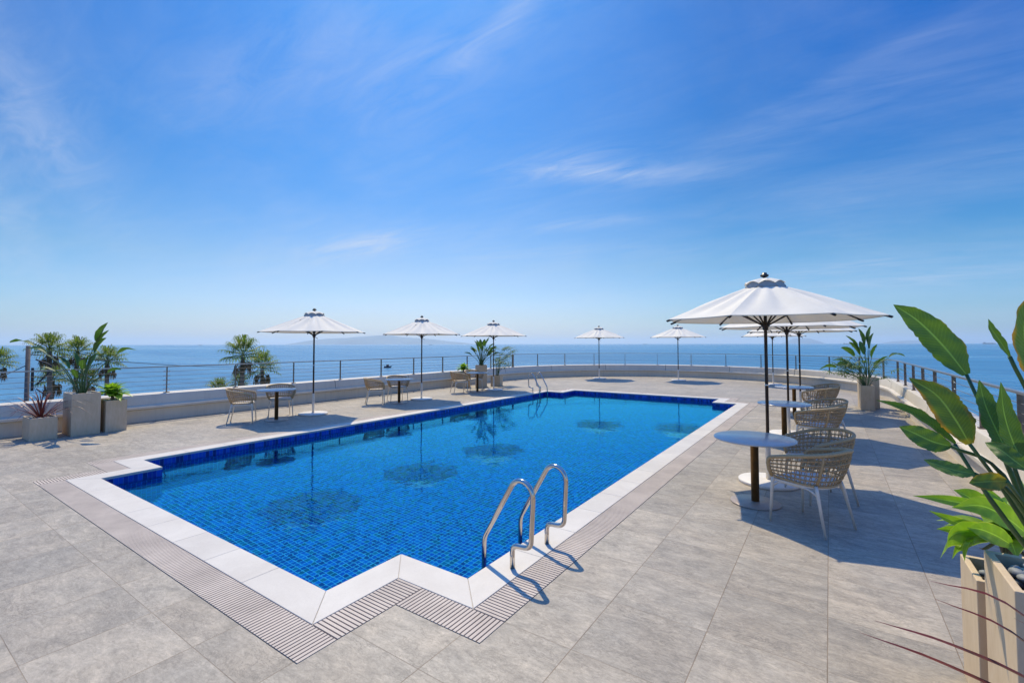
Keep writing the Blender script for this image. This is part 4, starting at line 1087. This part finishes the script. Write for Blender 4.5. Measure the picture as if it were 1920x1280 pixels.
for qi, (pts, w) in enumerate([
   ([ (0.708, 3.03, 0.85),(0.635, 2.956, 0.923),(0.54, 2.89, 0.98),(0.436, 2.844, 0.966) ],0.085),
   ([ (0.665, 3.182, 0.827),(0.573, 3.119, 0.911),(0.458, 3.04, 0.946),(0.319, 2.982, 0.96) ],0.045),
   ([ (0.649, 3.111, 0.81),(0.547, 3.041, 0.835),(0.455, 2.978, 0.872),(0.371, 2.945, 0.909) ],0.040),
   ([ (0.598, 3.015, 0.818),(0.502, 2.889, 0.862),(0.425, 2.812, 0.849),(0.379, 2.756, 0.761) ],0.085),
   ([ (0.593, 3.012, 0.806),(0.517, 2.899, 0.827),(0.462, 2.837, 0.808),(0.424, 2.799, 0.754) ],0.040),
   ([ (0.653, 3.235, 0.769),(0.64, 3.25, 0.852),(0.632, 3.256, 0.927),(0.629, 3.255, 0.987) ],0.105),
   ([ (0.667, 3.305, 0.749),(0.628, 3.314, 0.857),(0.574, 3.302, 0.912),(0.512, 3.284, 0.944) ],0.085),
   ([ (0.648, 2.989, 0.803),(0.594, 2.928, 0.847),(0.531, 2.86, 0.885),(0.478, 2.824, 0.894) ],0.070),
   ([ (0.679, 3.252, 0.769),(0.741, 3.355, 0.854),(0.775, 3.415, 0.923),(0.796, 3.453, 0.998) ],0.090),
   ([ (0.589, 2.973, 0.819),(0.502, 2.889, 0.846),(0.434, 2.842, 0.869),(0.377, 2.803, 0.872) ],0.035),
   ([ (0.576, 2.939, 0.827),(0.501, 2.84, 0.839),(0.472, 2.808, 0.802),(0.465, 2.803, 0.752) ],0.030),
   ([ (0.689, 3.26, 0.769),(0.767, 3.313, 0.833),(0.833, 3.358, 0.872),(0.909, 3.41, 0.885) ],0.090),
   ]):
    ag.blade(catmull([Vector(q)-AG0 for q in pts], 7), w*1.15, (0.35, 0.35, 0.87) if qi in (0, 3, 7, 8) else ((1, .7, .2) if qi in (5, 6) else (0.5, 0.5, 0.5)), 0.30, 6, wav=0.05, prof=lambda t: (0.35+0.65*math.sin(PI*min(1, t*1.0)**0.9))*(1 if t < 0.65 else max(0.03, 1-((t-0.65)/0.35)**2.2)))
ag.build('outer_foliage', M['agave'], root)
dl = MB()
for k in range(9):
    a = k*0.75; d = Vector((math.cos(a), math.sin(a), 0)); dl.blade([Vector((0, 0, 0.08)), d*0.05+Vector((0, 0, 0.085)), d*0.10+Vector((0, 0, 0.06)), d*0.13+Vector((0, 0, 0.07))], 0.020, None, 0.5, 2)
dl.build('dry_leaves', M['deadfrond'], root)
cordyline(0.80, 2.12, 0.36, 0.40, 40, 33, 'close red cordyline whose thin dark leaves cross the bottom right corner', extra=[
    [(0.78, 2.10, 0.40), (0.50, 1.92, 0.66), (0.25, 1.78, 0.80), (0.054, 1.673, 0.877)],
    [(0.78, 2.12, 0.42), (0.50, 1.98, 0.70), (0.28, 1.86, 0.82), (0.093, 1.76, 0.881)],
    [(0.80, 2.12, 0.42), (0.62, 2.04, 0.72), (0.42, 2.00, 0.92), (0.249, 1.988, 0.945)],
    [(0.80, 2.10, 0.42), (0.60, 2.00, 0.68), (0.42, 1.95, 0.86), (0.249, 1.928, 0.917)],
    [(0.80, 2.10, 0.42), (0.62, 1.98, 0.70), (0.50, 1.90, 0.88), (0.40, 1.84, 0.95)]])

# ------------------------------------------------------------------ sea, land, palms, pole
def disc_ring():
    b = MB(); radii = [0, 60, 200, 700, 2500, 9000, 30000, 42000]; k = 96
    vs2 = [(0, 0, 0)]+[(r*math.cos(2*PI*i/k), r*math.sin(2*PI*i/k), 0) for r in radii[1:] for i in range(k)]
    fs2 = [(0, 1+i, 1+(i+1) % k) for i in range(k)]
    for j in range(len(radii)-2):
        for i in range(k):
            a = 1+j*k; c_ = 1+(j+1)*k; fs2.append((a+i, c_+i, c_+(i+1) % k, a+(i+1) % k))
    b.add(vs2, fs2); return b
sea = disc_ring().build('sea', M['sea']); sea.location = (0, 0, -9.2); sea['kind'] = 'structure'
lb2 = MB(); lp = []
for i in range(40):
    a = 2*PI*i/40; rx, ry = 62, 44
    lp.append((-22+rx*math.cos(a)*(1+0.05*math.sin(3*a)), -14+ry*math.sin(a)*(1+0.06*math.sin(5*a+1))))
vs2 = [(x*0.86-3, y*0.86-2, -8.35) for x, y in lp]+[(x, y, -9.3) for x, y in lp]
lb2.add(vs2, [tuple(range(40))]+[(40+i, 40+(i+1) % 40, (i+1) % 40, i) for i in range(40)])
land = lb2.build('ground', M['land']); land['kind'] = 'structure'

def palm(x, y, ztop, r, seed, label, skirt=True, ground=-8.4):
    rnd = random.Random(seed); root = empty('fan_palm', (x, y, ground)); tag(root, label, 'palm tree', 'fan palms beyond the wall')
    H_ = ztop-ground; b = MB(); pts = []
    for i in range(9):
        t = i/8; pts.append((0.12*math.sin(t*2+seed), 0.10*math.sin(t*3+seed*2), H_*t-0.1*(1-t)))
    b.tube(pts, [0.19-0.06*(i/8)+0.010*(i % 2) for i in range(9)], 12); b.build('trunk', M['bark'], root)
    top = Vector(pts[-1]); cr, dd_ = MB(), MB()
    nl = 26
    for i in range(nl):
        az = i*2.39996+rnd.uniform(-.25, .25); f = i/nl; el = R(82-112*f+rnd.uniform(-8, 8))
        d = Vector((math.cos(az)*math.cos(el), math.sin(az)*math.cos(el), math.sin(el)))
        st = r*rnd.uniform(0.40, 0.52); c0 = top+Vector((0, 0, 0.05)); c1 = c0+d*st+Vector((0, 0, 0.05*r))
        cr.tube([c0, c0.lerp(c1, 0.5)+Vector((0, 0, 0.05*r)), c1], 0.016, 4, False)
        side = d.cross(Vector((0, 0, 1))); side = side.normalized() if side.length > .1 else Vector((1, 0, 0))
        upv = side.cross(d).normalized()
        ns = 15
        for k in range(ns):
            a = R(-118+236*k/(ns-1)); q = (d*math.cos(a)+side*math.sin(a)+upv*0.12*abs(math.sin(a))).normalized()
            l = r*rnd.uniform(0.50, 0.60)*(0.72+0.28*math.cos(a))
            p1 = c1+q*l*0.45; p2 = p1+(q+Vector((0, 0, -0.25))).normalized()*l*0.33; p3 = p2+(q*0.5+Vector((0, 0, -1.0))).normalized()*l*0.28
            cr.blade([c1, p1, p2, p3], 0.050*r/1.3, None, 0.3, 2)
    for i in range(15 if skirt else 5):
        az = i*2.39996+rnd.uniform(-.3, .3); dwn = rnd.uniform(0.15, 1.0)
        d = Vector((math.cos(az), math.sin(az), 0)); c0 = top+Vector((0, 0, -0.05-0.2*dwn)); c1 = c0+d*r*0.30+Vector((0, 0, -r*0.34*dwn-0.08))
        dd_.tube([c0, c1], 0.014, 4, False)
        sdv = Vector((-d.y, d.x, 0))
        for k in range(9):
            a = R(-70+140*k/8); q = (Vector((0, 0, -1))*math.cos(a)+sdv*math.sin(a)-d*0.12).normalized(); l = r*rnd.uniform(0.22, 0.50)
            dd_.blade([c1, c1+q*l*0.5, c1+(q+Vector((0, 0, -0.5))).normalized()*l], 0.05*r/1.3, None, 0.2, 2)
    cr.build('crown', M['frond'], root); dd_.build('dead_fronds', M['deadfrond'], root)
    return root
PALMS = [(-48.9, 6.5, 0.3, 1.35, 'fan palm cut by the left edge of the view'),
         (-45.755, 8.666, 1.25, 1.45, 'tall fan palm behind the leftmost red plant, next to the dark pole'),
         (-52.366, 10.198, -1.2, 1.55, 'low fan palm crown below the palm next to the dark pole'),
         (-48.267, 10.581, 1.0, 1.5, 'fan palm right behind the tall bird of paradise at far left'),
         (-47.5, 11.087, -1.3, 1.4, 'lower palm seen through the stalks of the far left bird of paradise'),
         (-46.132, 12.043, 0.3, 1.45, 'fan palm above the medium far left planter with the agave'),
         (-33.403, 15.911, 0.85, 1.60, 'big fan palm behind the nearest left woven chairs'),
         (-37.9, 19.6, -0.35, 1.65, 'smaller fan palm right of the big one behind the nearest left chairs'),
         (-36.8, 16.0, -1.75, 1.1, 'palm top just showing over the wall left of the woven chairs'),
         (-39.2, 18.4, -1.45, 1.0, 'palm top peeping over the wall under the big fan palm')]
for i, (x, y, z, r, lb) in enumerate(PALMS): palm(x, y, z, r, 40+i, lb, i not in (8, 9))
po = empty('utility_pole', (-31.36, 5.19, -8.4)); tag(po, 'dark utility pole with wires beyond the wall at far left', 'utility pole')
MB().tube([(0, 0, 0), (0, 0, 10.05)], [0.105, 0.085], 14).build('pole', M['polewood'], po)
hw_ = MB(); hw_.tube(catmull([(0.1, 0.25, 9.4), (0.35, 0.75, 9.0), (0.15, 0.3, 8.2)], 5), 0.035, 6); hw_.tube(catmull([(0.1, 0.3, 8.0), (0.3, 0.7, 7.5), (0.1, 0.3, 7.1)], 5), 0.03, 6)
hw_.box(-0.03, 0.03, 0.12, 0.22, 7.9, 9.0); hw_.build('cable_loop', M['wire'], po)
w0 = Vector((-31.36, 5.19, -0.2+1.1))
MB().tube([Vector((-31.36, 5.19, 0.75)).lerp(Vector((-26.0, -1.5, -1.9)), t)+Vector((0, 0, -0.25*math.sin(PI*t))) for t in [i/12 for i in range(13)]], 0.018, 5).build('wire', M['wire'], po).matrix_parent_inverse = Matrix.Translation(Vector((31.36, -5.19, 8.4)))
MB().tube([Vector((-31.36, 5.19, 1.25)).lerp(Vector((-95.0, 52.0, -1.7)), t)+Vector((0, 0, -0.9*math.sin(PI*t))) for t in [i/20 for i in range(21)]], 0.022, 5).build('wire', M['wire'], po).matrix_parent_inverse = Matrix.Translation(Vector((31.36, -5.19, 8.4)))

# distant hills as rounded solid ridges
def ridge(name, ctr, length, depth, h, ang, seed, peak=0.5, nlx=60):
    b = MB(); vs2 = []; ny = 8
    for i in range(nlx+1):
        t = i/nlx; env = (max(0, math.sin(PI*t**(math.log(0.5)/math.log(peak)))))**1.1
        hh = h*env*(0.86+0.20*noise.noise(Vector((t*5, seed, 0)))+0.05*noise.noise(Vector((t*21, seed, 3))))
        for j in range(ny+1):
            q = j/ny*2-1; z = max(0, hh*(1-q*q))
            X, Y = (t-0.5)*length, q*depth*0.5*(0.3+0.7*env)
            c, s = math.cos(ang), math.sin(ang)
            vs2.append((ctr[0]+X*c-Y*s, ctr[1]+X*s+Y*c, -9.4+z))
    b.add(vs2, [(i*(ny+1)+j, (i+1)*(ny+1)+j, (i+1)*(ny+1)+j+1, i*(ny+1)+j+1) for i in range(nlx) for j in range(ny)], True)
    o = b.build(name, M['hill']); o['kind'] = 'structure'; return o
ridge('hills', (-12700, 10700, 0), 6600, 2500, 335, AX, 1, 0.45)
ridge('hills', (-760, 18870, 0), 1500, 900, 235, AX, 2, 0.5)
ridge('hills', (2350, 20900, 0), 2100, 900, 130, AX, 3, 0.45)
def ship(d, label, ln, hh, stern=1, name='cargo_ship'):
    x, y = d; root = empty(name, (x, y, -9.2), AX); tag(root, label, 'ship', 'ships on the horizon')
    b = MB(); X = ln/2
    b.add([(-X, -ln*.06, -1), (X*.94, -ln*.06, -1), (X*.94, ln*.06, -1), (-X, ln*.06, -1), (-X, -ln*.07, hh), (X, 0, hh*1.25), (X*.9, -ln*.07, hh), (X*.9, ln*.07, hh), (-X, ln*.07, hh)],
          [(0,1,6,4), (1,5,6), (1,2,5), (2,7,5), (2,3,8,7), (3,0,4,8), (4,6,5,7,8)])
    b.build('hull', M['ship'], root)
    q = MB().box(-X*0.92, -X*0.66, -ln*.05, ln*.05, hh, hh*2.6); q.box(-X*0.82, -X*0.76, -ln*.02, ln*.02, hh*2.6, hh*3.2); q.build('bridge', M['shipwhite'], root)
    c_ = MB()
    for k in range(5): c_.box(-X*0.5+k*X*0.27, -X*0.3+k*X*0.27, -ln*.05, ln*.05, hh, hh*(1.5+0.3*(k % 2)))
    c_.build('cargo', M['ship'], root)
ship((1535*1.0, 7595*1.0), 'largest ship on the horizon, at the right of the view', 145, 7)
ship((185, 7400), 'ship on the horizon above the right planter plants', 90, 5)
ship((-2294, 6912), 'tiny ship on the horizon between the two far parasols', 60, 3.4)
ship((-4468, 4576), 'tiny ship on the horizon left of the third left parasol', 55, 3.0)
ship((-5200, 2070), 'tiny ship on the horizon above the left railing', 40, 2.5)
fb_ = empty('fishing_boat', (-169, 145, -9.2), AX); tag(fb_, 'small dark boat on the sea behind the second left parasol', 'boat')
MB().add([(-1.6,-.5,0),(1.2,-.5,0),(1.2,.5,0),(-1.6,.5,0),(-1.7,-.7,.7),(2.0,0,.9),(1.2,-.65,.75),(1.2,.65,.75),(-1.7,.7,.7)], [(0,1,6,4),(1,5,6),(1,2,5),(2,7,5),(2,3,8,7),(3,0,4,8),(4,6,5,7,8)]).build('hull', M['ship'], fb_)
MB().box(-0.6, 0.4, -0.4, 0.4, 0.7, 1.5).build('cabin', M['ship'], fb_)

# ------------------------------------------------------------------ air
def haze(dens):
    m = bpy.data.materials.new('haze'); m.use_nodes = True; t = m.node_tree
    for q in list(t.nodes): t.nodes.remove(q)
    o = t.nodes.new('ShaderNodeOutputMaterial'); v = t.nodes.new('ShaderNodeVolumePrincipled')
    v.inputs['Color'].default_value = (0.86, 0.95, 1.0, 1); v.inputs['Density'].default_value = dens; v.inputs['Anisotropy'].default_value = 0.45
    t.links.new(v.outputs[0], o.inputs['Volume'])
    m.cycles.homogeneous_volume = True
    b = MB().box(-45000, 45000, -45000, 45000, -11.0, 345.0).build('haze', m); b['kind'] = 'stuff'; b['label'] = 'pale sea haze along the horizon'
    return b
haze(7.0e-5)
# sunlight refracted through the still pool surface
sd.cycles.is_caustics_light = True
water.cycles.is_caustics_caster = True
for f_ in water.data.polygons: f_.use_smooth = True
bpy.data.objects['pool_basin'].cycles.is_caustics_receiver = True
bpy.data.objects['pool_tile_band'].cycles.is_caustics_receiver = True
